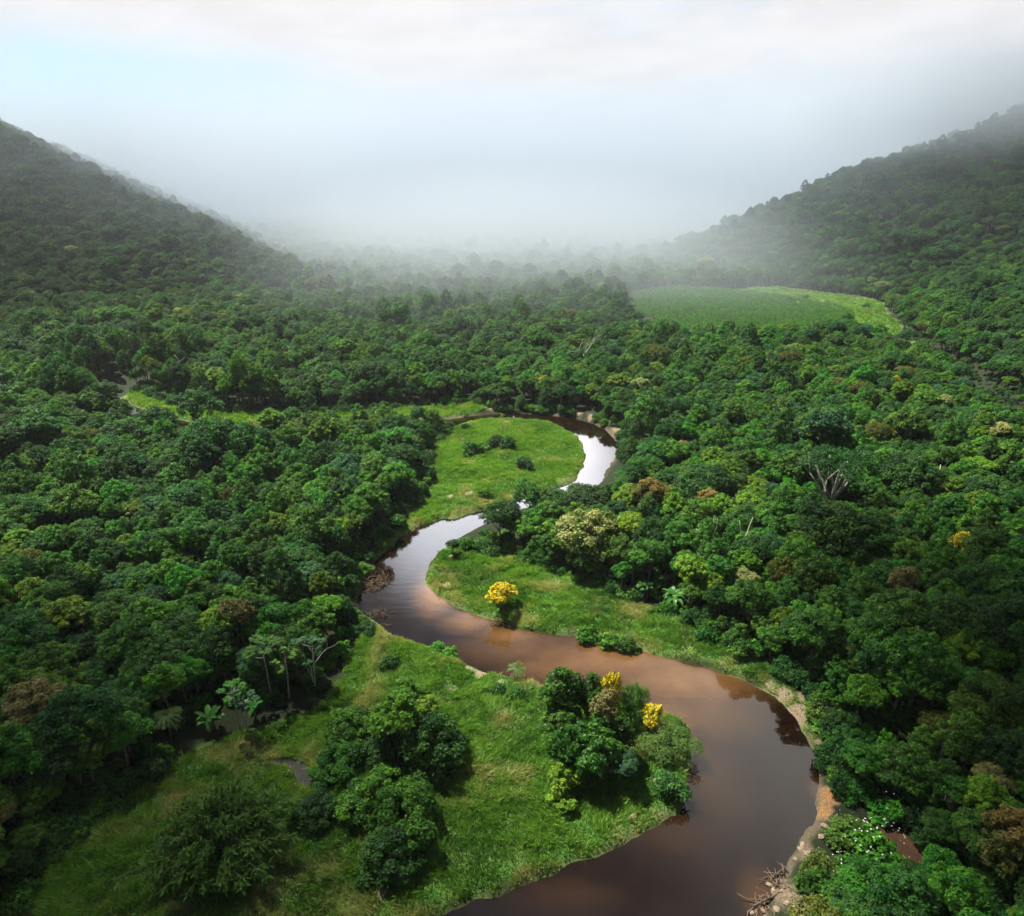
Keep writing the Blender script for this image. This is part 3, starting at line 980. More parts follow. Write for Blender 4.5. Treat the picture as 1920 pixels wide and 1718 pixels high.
def blade_leaf(base, d, L, wd, r, seg=6, sag=1.0):
    """one long arching leaf, a folded strip"""
    side = unit(np.cross(d, UP))
    v, f = [], []
    for i in range(seg + 1):
        t_ = i / seg
        c = base + d * (L * t_ * (1 - .25 * t_ * sag)) + UP * (L * (.62 * t_ - .85 * sag * t_ * t_))
        ww = wd * math.sin(math.pi * min(1, .12 + t_ * .86)) ** .7
        v += [c - side * ww + UP * .12 * ww, c - UP * .05, c + side * ww + UP * .12 * ww]
        if i:
            k = (i - 1) * 3
            f += [(k, k + 1, k + 4, k + 3), (k + 1, k + 2, k + 5, k + 4)]
    return np.array(v), np.array(f)


M_BANANA = leaf_mat("banana_leaf", (.030, .10, .020), (.075, .19, .035), transl=.4, rough=.35)
M_BSTEM = plain_mat("banana_stem", (.09, .10, .04), (.18, .15, .08), 4)


def banana(px, py, label, seed, s=1.0, stems=3):
    p = at(px, py, 2.0 * s)
    z = float(terrain(np.array([p[0]]), np.array([p[1]]))[0])
    r = np.random.default_rng(seed)
    o = link("banana_plant", None, None, (p[0], p[1], z), 0, s)
    for k in range(stems):
        b = np.array([r.normal() * .5, r.normal() * .5, 0]) * (k > 0)
        hh = r.uniform(1.5, 2.4)
        g = Geo()
        g.tube([b, b + np.array([0, 0, hh * .5]), b + np.array([r.normal() * .1, r.normal() * .1, hh])], [.16, .13, .09], 7)
        link("stem", g.mesh("stem", [M_BSTEM]), o)
        VV, FF, TT, n = [], [], [], 0
        for j in range(8):
            a = j * 2.4 + r.random()
            q = r.uniform(.25, 1.0)
            d = unit(np.array([math.cos(a), math.sin(a), 0])) * (.5 + .5 * q)
            v, f = blade_leaf(b + np.array([0, 0, hh]), d, r.uniform(1.9, 2.7), r.uniform(.26, .36), r, sag=q)
            VV.append(v)
            FF.append(f + n)
            n += len(v)
            TT.append(np.full(len(v), r.random()))
        link("leaves", mesh_from("leaves", np.concatenate(VV), np.concatenate(FF), 4, [M_BANANA], {'tone': np.concatenate(TT)}), o)
    SPECIAL.append((p[0], p[1], 1.2))
    return tag(o, label, 'banana plant', "banana plants at the forest edge")


banana(400, 1352, "banana plant with a yellowing leaf at the shaded forest edge", 51, 1.15)
lm("the shaded bananas")
banana(478, 1338, "banana plant with pale drooping leaves beside the slender leaning tree", 52, .95, 2)
banana(1208, 1106, "banana plant by the middle meadow, nearer the cream-tipped dome", 53, 1.0)
lm("the meadow bananas")
banana(1264, 1124, "larger banana plant at the middle meadow corner", 54, 1.25)
banana(1252, 1090, "banana plant half hidden behind the larger one at the meadow corner", 58, .9, 2)
banana(66, 1028, "banana plant poking out of the dark forest far from the river", 55, 1.2)
lm("the hidden bananas")
banana(104, 1066, "second banana plant poking out of the dark forest, nearer", 56, 1.2)

# --- palms
M_PALM = leaf_mat("palm_frond", (.03, .075, .012), (.075, .125, .02), transl=.3)


def palm(px, py, h, label, seed, s=1.0):
    p = at(px, py, h)
    z = float(terrain(np.array([p[0]]), np.array([p[1]]))[0])
    r = np.random.default_rng(seed)
    o = link("palm_tree", None, None, (p[0], p[1], z - .1))
    g = Geo()
    g.tube([np.array([0, 0, 0.]), np.array([.1, .05, h * .5]), np.array([.05, 0, h])], [.14, .10, .08], 7)
    link("trunk", g.mesh("trunk", [M_BARK]), o)
    Cs, Ns, Ds = [], [], []
    for k in range(14):
        a = k * 2.4
        q = r.uniform(.2, 1)
        d = np.array([math.cos(a), math.sin(a), 0])
        for t_ in np.linspace(.15, 1, 11):
            c = np.array([.05, 0, h]) + d * 2.0 * s * t_ * (.6 + .4 * q) + UP * s * (1.2 * t_ * (1 - q * .6) - 1.3 * q * t_ * t_)
            sd_ = unit(np.cross(d, UP))
            for sg in (-1, 1):
                dd = sd_ * sg + d * .6 - UP * .35
                Cs.append(c + dd * .22 * s)
                Ns.append(unit(UP + d * .2))
                Ds.append(dd * 6)
    C = np.array(Cs)
    V = leaf_quads(C, np.array(Ns), np.full(len(C), .6 * s), np.full(len(C), .12 * s), r, droop=np.array(Ds))
    link("fronds", mesh_from("fronds", V, np.arange(len(V)), 4, [M_PALM], {'tone': np.repeat(r.random(len(C)), 4)}), o)
    SPECIAL.append((p[0], p[1], 1.2))
    return tag(o, label, 'palm', "small palms")


palm(312, 1350, 4.5, "small palm in the shade beyond the banana plants", 61, 1.1)
lm("the shaded small palm")
palm(968, 1251, 2.2, "small spreading palm leaning over the brown water beside the grove", 62, .75)

# --- bamboo: arching culms with drooping leaf plumes


def bamboo(px, py, wpx, label):
    r = np.random.default_rng(71)
    z0 = 5.0
    p = at(px, py, z0)
    R = size_at(px, py, z0, wpx) / 2
    gz = float(terrain(np.array([p[0]]), np.array([p[1]]))[0])
    o = link("bamboo_clump", None, None, (p[0], p[1], gz))
    g = Geo()
    Cs, Ns, Ds, T = [], [], [], []
    for k in range(190):
        a = r.random() * 6.283
        q = math.sqrt(r.random())
        hh = 8.5 * (1 - .35 * q * q) * r.uniform(.85, 1.08)
        d = np.array([math.cos(a), math.sin(a), 0])
        b = d * r.uniform(.1, 1.3)
        pts = []
        for t_ in np.linspace(0, 1, 7):
            pts.append(b + d * R * q * (t_ ** 2.0) * .95 + UP * (hh * (t_ - .42 * q * t_ ** 3)))
        g.tube(pts, np.linspace(.06, .02, 7), 4)
        tone = r.random() * .6
        for t_ in np.linspace(.30, 1, 17):
            i = min(5, int(t_ * 6))
            c0 = pts[i] + (pts[i + 1] - pts[i]) * (t_ * 6 - i)
            for j in range(11):
                dd = unit(d * .7 * q + r.normal(size=3) * .6 - UP * .75)
                c = c0 + dd * r.uniform(.1, .85)
                Cs.append(c)
                Ns.append(unit(UP * .8 + d * .4 + r.normal(size=3) * .3))
                Ds.append(dd * 4)
                T.append(np.clip(tone + r.random() * .4, 0, 1))
    C = np.array(Cs)
    L = r.uniform(.45, .8, len(C))
    V = leaf_quads(C, np.array(Ns), L, L * .28, r, droop=np.array(Ds))
    link("stems", g.mesh("stems", [M_BSTEM]), o)
    link("foliage", mesh_from("foliage", V, np.arange(len(V)), 4, [GREEN['bamboo']], {'tone': np.repeat(np.array(T), 4)}), o)
    SPECIAL.append((p[0], p[1], R * .9))
    return tag(o, label, 'bamboo')


GREEN['bamboo'] = leaf_mat("leaf_bamboo", (.018, .060, .008), (.070, .150, .016), transl=.4, vary=.05)
bamboo(412, 1560, 262, "great clump of arching bamboo plumes on the shaded near meadow")
lm("the bamboo clump")

# --- thin pole on the upper meadow
p = at(942, 824)
g = Geo()
g.tube([np.array([0, 0, 0.]), np.array([.05, 0, 3.5]), np.array([-.1, 0, 6.2])], [.10, .08, .05], 6)
o = link("sapling", None, None, (p[0], p[1], float(terrain(p[:1], p[1:2])[0])))
link("trunk", g.mesh("trunk", [M_PALE]), o)
r = np.random.default_rng(5)
C = r.normal(size=(60, 3)) * np.array([.35, .35, .5]) + np.array([-.1, 0, 6.0])
V = leaf_quads(C, unit(r.normal(size=(60, 3)) + UP), np.full(60, .4), np.full(60, .2), r)
link("crown", mesh_from("crown", V, np.arange(240), 4, [GREEN['lime']], {'tone': np.full(240, .7)}), o)
tag(o, "thin pale sapling like a pole on the upper meadow", 'tree')

# --- dead brush in the river, driftwood and stones on the near bank


M_BRUSH = plain_mat("brown_brush", (.05, .032, .02), (.14, .095, .06), 3)


def brush(name, px, py, wpx, n, label, seed, hgt=1.2, flat=1.0, mat=None):
    r = np.random.default_rng(seed)
    p = at(px, py, .2)
    R = size_at(px, py, 0, wpx) / 2
    g = Geo()
    for k in range(n):
        a = r.random() * 6.28
        q = R * math.sqrt(r.random()) * .8
        b = np.array([math.cos(a) * q, math.sin(a) * q * flat, r.uniform(-.2, hgt * .5)])
        d = unit(np.array([r.normal(), r.normal() * flat, r.normal() * .45]))
        L = r.uniform(.5, 1.3) * min(R, 1.9)
        m_ = b + d * L * .5 + r.normal(size=3) * .12
        e = m_ + unit(d + r.normal(size=3) * .35) * L * .5
        e[2] = min(e[2], hgt)
        g.tube([b, m_, e], np.array([.05, .04, .015]) * r.uniform(.6, 1.6), 4)
    o = link(name, g.mesh(name, [mat or M_DEAD]), None, (p[0], p[1], 0))
    return tag(o, label, 'dead branches')


M_WET = plain_mat("wet_wood", (.035, .028, .022), (.10, .075, .055), 3)
brush("dead_brush", 700, 1092, 66, 190, "heap of dead brown branches sliding off the shaded bank into the river", 81, 1.2, 1, M_BRUSH)
lm("the dead branch heap")
brush("floating_brush", 712, 1151, 44, 110, "dark tangle of branches floating in the river below the dead heap", 82, .35, .5, M_WET)
brush("floating_brush", 726, 1170, 14, 14, "few dark twigs floating just below the dark tangle", 83, .2, .5, M_WET)
brush("drift_brush", 1480, 1668, 90, 150, "tangle of pale driftwood branches on the stony near bank", 84, .7)
brush("drift_brush", 1440, 1706, 70, 90, "driftwood tangle at the water line, farthest down the near bank", 85, .5)
brush("dead_brush", 1306, 1178, 60, 60, "low heap of dry reddish branches where the middle meadow meets the forest", 86, .5)
brush("dead_brush", 1230, 1140, 60, 60, "dry leaf litter branches under the banana plants", 87, .5)
brush("dead_brush", 470, 1372, 90, 120, "dark heap of dry branches in front of the shaded banana plants", 88, .7, 1, M_WET)
brush("dead_brush", 1255, 1430, 30, 34, "bare grey branches under the low feathery tree at the water", 89, .9)
for px0, py0, px1, py1, rd, lab in [(1482, 1640, 1500, 1606, .09, "thin pale log propped up out of the water"), (1436, 1690, 1474, 1664, .13, "grey log lying towards the water"),
                                    (1450, 1712, 1482, 1690, .20, "thick pale brown log on the stones"), (1470, 1640, 1466, 1620, .08, "short log stub in the shallow water"),
                                    (1245, 1432, 1225, 1452, .12, "grey fallen trunk on the peninsula tip bank")]:
    a, b = at(px0, py0, .25), at(px1, py1, .55)
    c0 = (a + b) / 2
    g = Geo()
    g.tube([a - c0, (b - a) * .1 + np.array([.05, .03, .03]), b - c0], [rd, rd * .85, rd * .55], 8)
    tag(link("log", g.mesh("log", [M_DEAD]), None, c0), lab, 'log', "driftwood logs")


def stone_mesh(seed):
    r = np.random.default_rng(seed)
    n = 26
    k = np.arange(n) + .5
    ph = np.arccos(1 - 2 * k / n)
    th = math.pi * (1 + 5 ** .5) * k
    P = np.stack([np.cos(th) * np.sin(ph), np.sin(th) * np.sin(ph), np.cos(ph)], 1) * (1 + r.normal(size=(n, 1)) * .12) * np.array([1, .75, .5])
    import bmesh
    bm = bmesh.new()
    for q in P:
        bm.verts.new(q)
    bmesh.ops.convex_hull(bm, input=bm.verts[:])
    me = bpy.data.meshes.new("stone")
    bm.to_mesh(me)
    bm.free()
    me.materials.append(M_ROCK)
    return me


stones = [stone_mesh(s_) for s_ in range(4)]
rs = np.random.default_rng(91)
spots = [(1500, 1600), (1490, 1618), (1512, 1612), (1505, 1592), (1442, 1660), (1452, 1672), (1470, 1655), (1466, 1678), (1480, 1690), (1500, 1696), (1516, 1680), (1496, 1664), (1430, 1708), (1455, 1712), (1520, 1700), (1474, 1706), (1535, 1690), (1545, 1560), (1538, 1580), (1552, 1540), (1486, 1712), (1410, 1712)]
for i, (px, py) in enumerate(spots):
    p = at(px, py)
    z = float(terrain(p[:1], p[1:2])[0])
    tag(link("stone", stones[i % 4], None, (p[0], p[1], max(z, 0) + .05), rs.random() * 6.28, rs.uniform(.22, .55)), "brown stone on the driftwood-strewn near bank", 'stone', "stones on the near bank")
for px, py, sz, lab in [(1186, 1545, .5, "pale boulder in the grass along the near peninsula shore"), (1228, 1478, .45, "pale boulder beside the shrub that overhangs the water"), (718, 1690, .7, "pale bare boulder low on the near meadow"),
                        (868, 832, .55, "white stone on the forest side of the upper meadow"), (665, 1066, .6, "white stone on the shaded bank over the dead branches")]:
    p = at(px, py)
    z = float(terrain(p[:1], p[1:2])[0])
    tag(link("boulder", stones[1], None, (p[0], p[1], z + .15), 1.0, sz), lab, 'boulder')

# ------------------------------------------------------------------ the forest
SP = 3.75
cx_, cy_ = [], []
row = 0
yv = 12.0
cand = []
while yv < 1250:
    sp = SP * (1.0 if yv < 260 else 1.12 if yv < 500 else 1.3)
    half = yv * .86 + 40
    xs = np.arange(-half, half, sp) + (row % 2) * sp / 2
    cand.append(np.stack([xs + rng.normal(size=len(xs)) * sp * .22, np.full(len(xs), yv) + rng.normal(size=len(xs)) * sp * .2], 1))
    yv += sp * .866
    row += 1
cand = np.concatenate(cand)
X, Y = cand[:, 0], cand[:, 1]
ok = np.ones(len(X), bool)
near = (Y < 330)
sdr = np.full(len(X), 99.0)
sdr[near] = sdist(RIVER, X[near], Y[near])
ok &= sdr > 2.6
mid_ = (Y < 640) & (np.abs(X) < 320)
for P, m_ in ((MEADOW_A, 1.6), (MEADOW_B, 1.4), (MEADOW_C, 1.5), (MEADOW_D, 2.2), (FIELD, 1.5), (STRIP, 2.0), (TRACK, 1.2), (POND, 1.5)):
    s_ = np.full(len(X), 99.0)
    s_[mid_] = sdist(P, X[mid_], Y[mid_])
    ok &= s_ > m_ + (7 * (vnoise(X, Y, 11, 77, 2) - .5) if P is FIELD or P is STRIP else 0)
# sand banks keep free of trees
for px, py, rp, a in EARTH:
    c0 = at(px, py)
    ok &= np.hypot(X - c0[0], Y - c0[1]) > size_at(px, py, 0, rp) * .9 + 1.0
ld = poly_dist(LANE, X, Y, closed=False)
for sx, sy, sr in SPECIAL:
    ok &= np.hypot(X - sx, Y - sy) > sr * .72 + 1.3
# canopy gaps
ok &= ~((vnoise(X, Y, 9, 44, 2) > .80))
VIS = [[LB_ for LB_ in LB[4:31]] + [(690, 1175), (688, 1205), (660, 1240), (640, 1300), (600, 1340), (530, 1362), (430, 1395), (340, 1440), (270, 1500), (180, 1560), (100, 1640), (40, 1740), (300, 1900)],
       [(690, 1155), (692, 1100), (722, 1040), (760, 1008), (870, 972), (905, 960), (880, 1000), (850, 1036), (960, 1058), (1120, 1112), (1250, 1162), (1370, 1234), (1440, 1268), (1500, 1330), (1525, 1385), (1540, 1450), (1545, 1500), (1540, 1560), (1500, 1640), (1420, 1730), (820, 1730), (1280, 1530), (1300, 1380), (1000, 1280), (800, 1210)],
       [(1400, 1745), (1440, 1690), (1480, 1620), (1530, 1560), (1540, 1450), (1470, 1290), (1500, 1290), (1520, 1340), (1545, 1400), (1575, 1480), (1578, 1530), (1562, 1600), (1545, 1660), (1530, 1745)],
       [(866, 800), (900, 779), (960, 774), (1060, 780), (1120, 790), (1178, 826), (1180, 850), (1158, 880), (1136, 906), (1110, 914), (1086, 898), (1040, 903), (985, 915), (950, 935), (905, 958), (865, 970), (800, 982), (745, 1003), (760, 980), (800, 930), (806, 890), (800, 868), (830, 826)],
       [(232, 752), (262, 740), (300, 762), (380, 780), (480, 784), (620, 784), (620, 796), (480, 796), (370, 790), (290, 776)],
       [(1165, 562), (1290, 540), (1400, 549), (1600, 590), (1540, 606), (1330, 606), (1230, 595)], [(1365, 548), (1450, 539), (1640, 566), (1655, 588), (1692, 625), (1680, 634), (1600, 588), (1500, 562)]]
zz_ = terrain(X, Y)
for hz, sx_ in ((8.6, 0), (6.0, -2.4), (6.0, 2.4)):
    fy_ = Y * math.cos(PITCH) - (zz_ + hz - H) * math.sin(PITCH)
    fz_ = Y * math.sin(PITCH) + (zz_ + hz - H) * math.cos(PITCH)
    u_, v_ = CX + FPX * (X + sx_) / fy_, CY - FPX * fz_ / fy_
    for P in VIS:
        ok &= ~((Y < 560) & inside(P, u_, v_))
X, Y = X[ok], Y[ok]
ld = ld[ok]
ZT = terrain(X, Y)
sdr = sdr[ok]
edge = np.full(len(X), 99.0)
mm = (Y < 330) & (np.abs(X) < 220)
edge[mm] = sdr[mm]
for P in (MEADOW_A, MEADOW_B, MEADOW_C, MEADOW_D):
    edge[mm] = np.minimum(edge[mm], sdist(P, X[mm], Y[mm]))
key_i = rng.choice(len(COMMON), size=len(X), p=PROB)
# neighbouring trees are often of one kind
patch = vnoise(X, Y, 26, 51, 2)
pk = np.floor(vnoise(X, Y, 34, 52, 1) * 13).astype(int) % 9
use = rng.random(len(X)) < .22
key_i = np.where(use, pk, key_i)
key_i = np.where((edge < 4.5) & (rng.random(len(X)) < .75), 16 + rng.choice(3, len(X), p=[.4, .35, .25]), key_i)
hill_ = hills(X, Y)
dk = (hill_ > 4) & (rng.random(len(X)) < .8)  # darker kinds picked on the hills, standing in for shade there
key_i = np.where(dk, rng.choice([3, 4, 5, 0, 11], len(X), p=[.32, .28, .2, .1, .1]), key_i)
size = .71 * np.clip(rng.normal(1.0, .17, len(X)), .62, 1.5) * (.80 + .40 * vnoise(X, Y, 20, 53, 2))
size = np.where(rng.random(len(X)) < .045, size * 1.45, size)
size *= np.where(edge < 3.5, .78, 1.0) * np.where(ld < 7, .42, 1.0) * np.where(Y > 500, 1.12, 1.0)
hsc = size * rng.uniform(.85, 1.2, len(X)) * (.82 + .36 * vnoise(X, Y, 32, 54, 2))
hsc = np.where((X < -70) & (Y > 215) & (Y < 300) & (sdr < 16), hsc * 1.55, hsc)
rot = rng.uniform(0, 6.283, len(X))

# which of them show largest inside the frame
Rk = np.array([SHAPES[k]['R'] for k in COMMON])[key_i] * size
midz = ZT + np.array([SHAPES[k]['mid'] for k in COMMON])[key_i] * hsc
fx = X
fy = Y * math.cos(PITCH) - (midz - H) * math.sin(PITCH)
fz = Y * math.sin(PITCH) + (midz - H) * math.cos(PITCH)
u = CX + FPX * fx / fy
v = CY - FPX * fz / fy
infr = (u > -10) & (u < 1930) & (v > 0) & (v < 1740)
rpx = Rk / fy * FPX * infr
N_TREES = 296
order = np.argsort(-rpx)
chosen = order[:N_TREES]
rest = np.ones(len(X), bool)
rest[chosen] = False

# the individual trees with their labels
SIZEW = ['small ', '', 'big ']
LMX = np.array([[a, b] for a, b, _ in LM])


def relation(x, y):
    d = np.hypot(LMX[:, 0] - x, LMX[:, 1] - y)
    i = int(np.argmin(d))
    dx, dy = x - LMX[i, 0], y - LMX[i, 1]
    if d[i] < 9:
        w_ = {'L': 'hard left of', 'R': 'hard right of', 'B': 'just behind', 'F': 'just before'}
    elif d[i] < 18:
        w_ = {'L': 'left of', 'R': 'right of', 'B': 'behind', 'F': 'in front of'}
    else:
        w_ = {'L': 'far left of', 'R': 'far right of', 'B': 'far behind', 'F': 'well before'}
    k = ('R' if dx > 0 else 'L') if abs(dx) > abs(dy) else ('B' if dy > 0 else 'F')
    return w_[k] + ' ' + LM[i][2], d[i]


bucket = {}
for i in chosen:
    k = COMMON[key_i[i]]
    sw = SIZEW[0] if size[i] < .55 else SIZEW[2] if size[i] > .82 else SIZEW[1]
    rel, dd = relation(X[i], Y[i])
    bucket.setdefault((sw + SHAPES[k]['kind'], rel), []).append((dd, i))
LABEL = {}
for (desc, rel), lst in bucket.items():
    lst.sort()
    n = len(lst)
    if n == 1:
        LABEL[lst[0][1]] = f"{desc} {rel}"
        continue
    num = {2: 'two', 3: 'three', 4: 'four', 5: 'five', 6: 'six', 7: 'seven', 8: 'eight'}.get(n, 'several')
    words_ = ['nearest', 'second nearest', 'third nearest', 'fourth nearest', 'fifth nearest', 'sixth nearest', 'seventh nearest']
    for j, (dd, i) in enumerate(lst):
        wd = 'farthest' if j == n - 1 else words_[min(j, 6)]
        LABEL[i] = f"{wd} of {num} {desc}s {rel}".replace('leavess', 'leaves').replace('blossoms', 'blossom')
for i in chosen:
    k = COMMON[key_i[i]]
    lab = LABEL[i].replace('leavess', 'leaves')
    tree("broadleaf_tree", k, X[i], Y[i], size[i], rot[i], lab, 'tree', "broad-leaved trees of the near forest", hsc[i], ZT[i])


# all farther trees: one object, crowns and trunks set out on its points
def scatter(name, pts, idx, rots, scl, keys, mat=None):
    me = bpy.data.meshes.new(name)
    me.vertices.add(len(pts))
    me.vertices.foreach_set('co', np.asarray(pts, np.float32).ravel())
    for nm, ty, fld, val in (('kind_index', 'INT', 'value', idx.astype(np.int32)), ('turn', 'FLOAT_VECTOR', 'vector', np.stack([rots * 0, rots * 0, rots], 1).astype(np.float32)),
                             ('size', 'FLOAT_VECTOR', 'vector', scl.astype(np.float32))):
        a = me.attributes.new(nm, ty, 'POINT')
        a.data.foreach_set(fld, val.ravel())
    o = link(name, me)
    ng = bpy.data.node_groups.new(name + "_layout", 'GeometryNodeTree')
    ng.interface.new_socket(name='Geometry', in_out='INPUT', socket_type='NodeSocketGeometry')
    ng.interface.new_socket(name='Geometry', in_out='OUTPUT', socket_type='NodeSocketGeometry')
    N = ng.nodes
    gi, go = N.new('NodeGroupInput'), N.new('NodeGroupOutput')
    jn = N.new('GeometryNodeJoinGeometry')
    for k in reversed(keys):
        j2 = N.new('GeometryNodeJoinGeometry')
        for part in FIRST[k]:
            oi = N.new('GeometryNodeObjectInfo')
            oi.transform_space = 'ORIGINAL'
            oi.inputs['Object'].default_value = part
            oi.inputs['As Instance'].default_value = False
            ng.links.new(oi.outputs['Geometry'], j2.inputs[0])
        g2 = N.new('GeometryNodeGeometryToInstance')
        ng.links.new(j2.outputs[0], g2.inputs[0])
        ng.links.new(g2.outputs[0], jn.inputs[0])
    ip = N.new('GeometryNodeInstanceOnPoints')
    ng.links.new(gi.outputs[0], ip.inputs['Points'])
    ng.links.new(jn.outputs[0], ip.inputs['Instance'])
    ip.inputs['Pick Instance'].default_value = True

    def attr(nm, ty):
        a = N.new('GeometryNodeInputNamedAttribute')
        a.data_type = ty
        a.inputs['Name'].default_value = nm
        return next(s for s in a.outputs if s.enabled and s.name == 'Attribute')
    ng.links.new(attr('kind_index', 'INT'), ip.inputs['Instance Index'])
    ng.links.new(attr('turn', 'FLOAT_VECTOR'), ip.inputs['Rotation'])
    ng.links.new(attr('size', 'FLOAT_VECTOR'), ip.inputs['Scale'])
    ng.links.new(ip.outputs[0], go.inputs[0])
    md = o.modifiers.new("layout", 'NODES')
    md.node_group = ng
    return o


FIRST = {}
for o in COL.objects:
    if o.type == 'MESH' and o.parent is not None and o.name.split('.')[0] in ('trunk', 'crown'):
        for k, d in SHAPES.items():
            if o.data == d['crown'] or o.data == d['trunk']:
                FIRST.setdefault(k, {}).setdefault(o.name.split('.')[0], o)
FIRST = {k: list(d.values()) for k, d in FIRST.items()}
missing = [k for k in COMMON if k not in FIRST]
for k in missing:                      # a kind without an individual falls back to its nearest relative
    FIRST[k] = FIRST['m1']
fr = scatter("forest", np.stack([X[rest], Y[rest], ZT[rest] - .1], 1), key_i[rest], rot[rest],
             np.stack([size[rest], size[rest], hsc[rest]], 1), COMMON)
tag(fr, "dense green broad-leaved forest covering the valley floor and both hills", 'forest', kind='stuff')

# undergrowth along the forest edges
n = 34000
ux, uy = rng.uniform(-130, 130, n), rng.uniform(25, 290, n)
us = sdist(RIVER, ux, uy)
ue = np.full(n, 99.0)
ins = np.zeros(n, bool)
for P in (MEADOW_A, MEADOW_B, MEADOW_C, MEADOW_D):
    s_ = sdist(P, ux, uy)
    ue = np.minimum(ue, np.abs(s_))
    ins |= s_ < -.4
from mathutils.kdtree import KDTree
kd = KDTree(len(X))
for i in range(len(X)):
    kd.insert((X[i], Y[i], 0), i)
kd.balance()
ut = np.array([kd.find((a, b, 0))[2] for a, b in zip(ux, uy)])
_, ee, _, em, et = cover(ux, uy, us)
free = (us > .7) & ~ins & (ee < .35) & (em < .2) & (et < .2) & (ut < 4.5)
good = free & ((ue < 4) | (us < 6))
good |= free & (rng.random(n) < .38) & (uy < 190)
ux, uy = ux[good], uy[good]
keys_u = ['shrub_a', 'shrub_b', 'shrub_c']
su = rng.uniform(.5, 1.3, len(ux))
ug = scatter("undergrowth", np.stack([ux, uy, terrain(ux, uy) - .15], 1), rng.choice(3, len(ux), p=[.5, .33, .17]), rng.uniform(0, 6.28, len(ux)),
             np.stack([su, su, su * rng.uniform(.8, 1.5, len(ux))], 1), keys_u)
tag(ug, "low leafy undergrowth fringing the forest and the river banks", 'undergrowth', kind='stuff')

# saplings of the far planted field
n = 30000
px_, py_ = rng.uniform(60, 240, n), rng.uniform(330, 520, n)
g_ = sdist(FIELD, px_, py_) < 1
px_, py_ = px_[g_], py_[g_]
ss = rng.uniform(.28, .62, len(px_))
pl = scatter("plantation", np.stack([px_, py_, terrain(px_, py_)], 1), rng.choice(2, len(px_)), rng.uniform(0, 6.28, len(px_)), np.stack([ss, ss, ss * 1.3], 1), ['shrub_c', 'shrub_c'])
tag(pl, "pale even plantation of young trees on the far valley floor", 'plantation', kind='stuff')

# ------------------------------------------------------------------ grass
M_GRASS, t = new_mat("grass_blades")
ta = t.n('ShaderNodeAttribute', attribute_name='tone').outputs['Fac']
dr = t.n('ShaderNodeAttribute', attribute_name='dry').outputs['Fac']
gc = t.mix(ta, (.034, .125, .014), (.150, .310, .040))
gc = t.mix(dr, gc, (.36, .35, .15))
pbg = t.n('ShaderNodeBsdfPrincipled', inp={'Base Color': gc, 'Roughness': .6, 'Specular IOR Level': .2})
tlg = t.n('ShaderNodeBsdfTranslucent', inp={'Color': t.mix(1.0, gc, (1.15, 1.1, .6), 'MULTIPLY')})
mxg = t.n('ShaderNodeMixShader', inp={0: .4, 1: pbg.outputs[0], 2: tlg.outputs[0]})
t.n('ShaderNodeOutputMaterial', inp={'Surface': mxg.outputs[0]})


def grass(name, P, dens, hgt, wid, label, seed, dry0=.25, region=None, green=.5):
    r = np.random.default_rng(seed)
    P = np.asarray(P)
    lo, hi = P.min(0), P.max(0)
    if region is not None:
        lo, hi = np.maximum(lo, region[0]), np.minimum(hi, region[1])
    n = int(dens * (hi - lo).prod())
    x, y = r.uniform(lo[0], hi[0], n), r.uniform(lo[1], hi[1], n)
    s = sdist(P, x, y)
    k = s < .5
    x, y, s = x[k], y[k], s[k]
    sd_ = sdist(RIVER, x, y)
    _, e, _, m_, tr = cover(x, y, sd_)
    rich = vnoise(x, y, 5, 61, 3)
    k = (terrain(x, y) > .12) & (r.random(len(x)) > np.clip(e * 1.25, 0, .97)) & (m_ < .8) & (tr < .4) & (r.random(len(x)) < .45 + .9 * rich)
    x, y, sd_, rich = x[k], y[k], sd_[k], rich[k]
    n = len(x)
    z = terrain(x, y)
    clump = vnoise(x, y, 1.5, 62, 2)
    h = hgt * r.uniform(.55, 1.25, n) * (.45 + 1.1 * sstep(clump, .2, .8)) * np.clip(.5 + sd_ / 6, .5, 1)
    flow = vnoise(x, y, 9, 63, 2) * 9
    lean = np.stack([np.cos(flow), np.sin(flow)], 1) * .35 + r.normal(size=(n, 2)) * .45
    th = r.uniform(0, 6.283, n)
    wv = np.stack([np.cos(th), np.sin(th), np.zeros(n)], 1) * (wid * r.uniform(.6, 1.3, n))[:, None]
    B = np.stack([x, y, z - .05], 1)
    Tp = B + np.stack([lean[:, 0] * h, lean[:, 1] * h, h], 1)
    Md = B + np.stack([lean[:, 0] * h * .3, lean[:, 1] * h * .3, h * .6], 1)
    V = np.stack([B - wv, B + wv, Md + wv * .75, Tp, Md - wv * .75], 1).reshape(-1, 3)
    pt = vnoise(x, y, 7, 64, 3)
    dry = np.clip((vnoise(x, y, 4.5, 65, 3) - .60) * 4 + (1 - sstep(sd_, .3, 3.0)) * .7 + r.normal(size=n) * .2 + dry0 - .25 + .35 * (1 - sstep(x + y * .25, -12, 14)) * (y < 120), 0, 1) * .85
    tone = np.clip(green + (pt - .5) * 1.5 + (clump - .5) * 1.2 + r.normal(size=n) * .15, 0, 1)
    me = mesh_from(name, V, np.arange(len(V)), 5, [M_GRASS], {'tone': np.repeat(tone, 5), 'dry': np.repeat(dry, 5)})
    print(name, n)
    return tag(link(name, me), label, 'grass', kind='stuff')


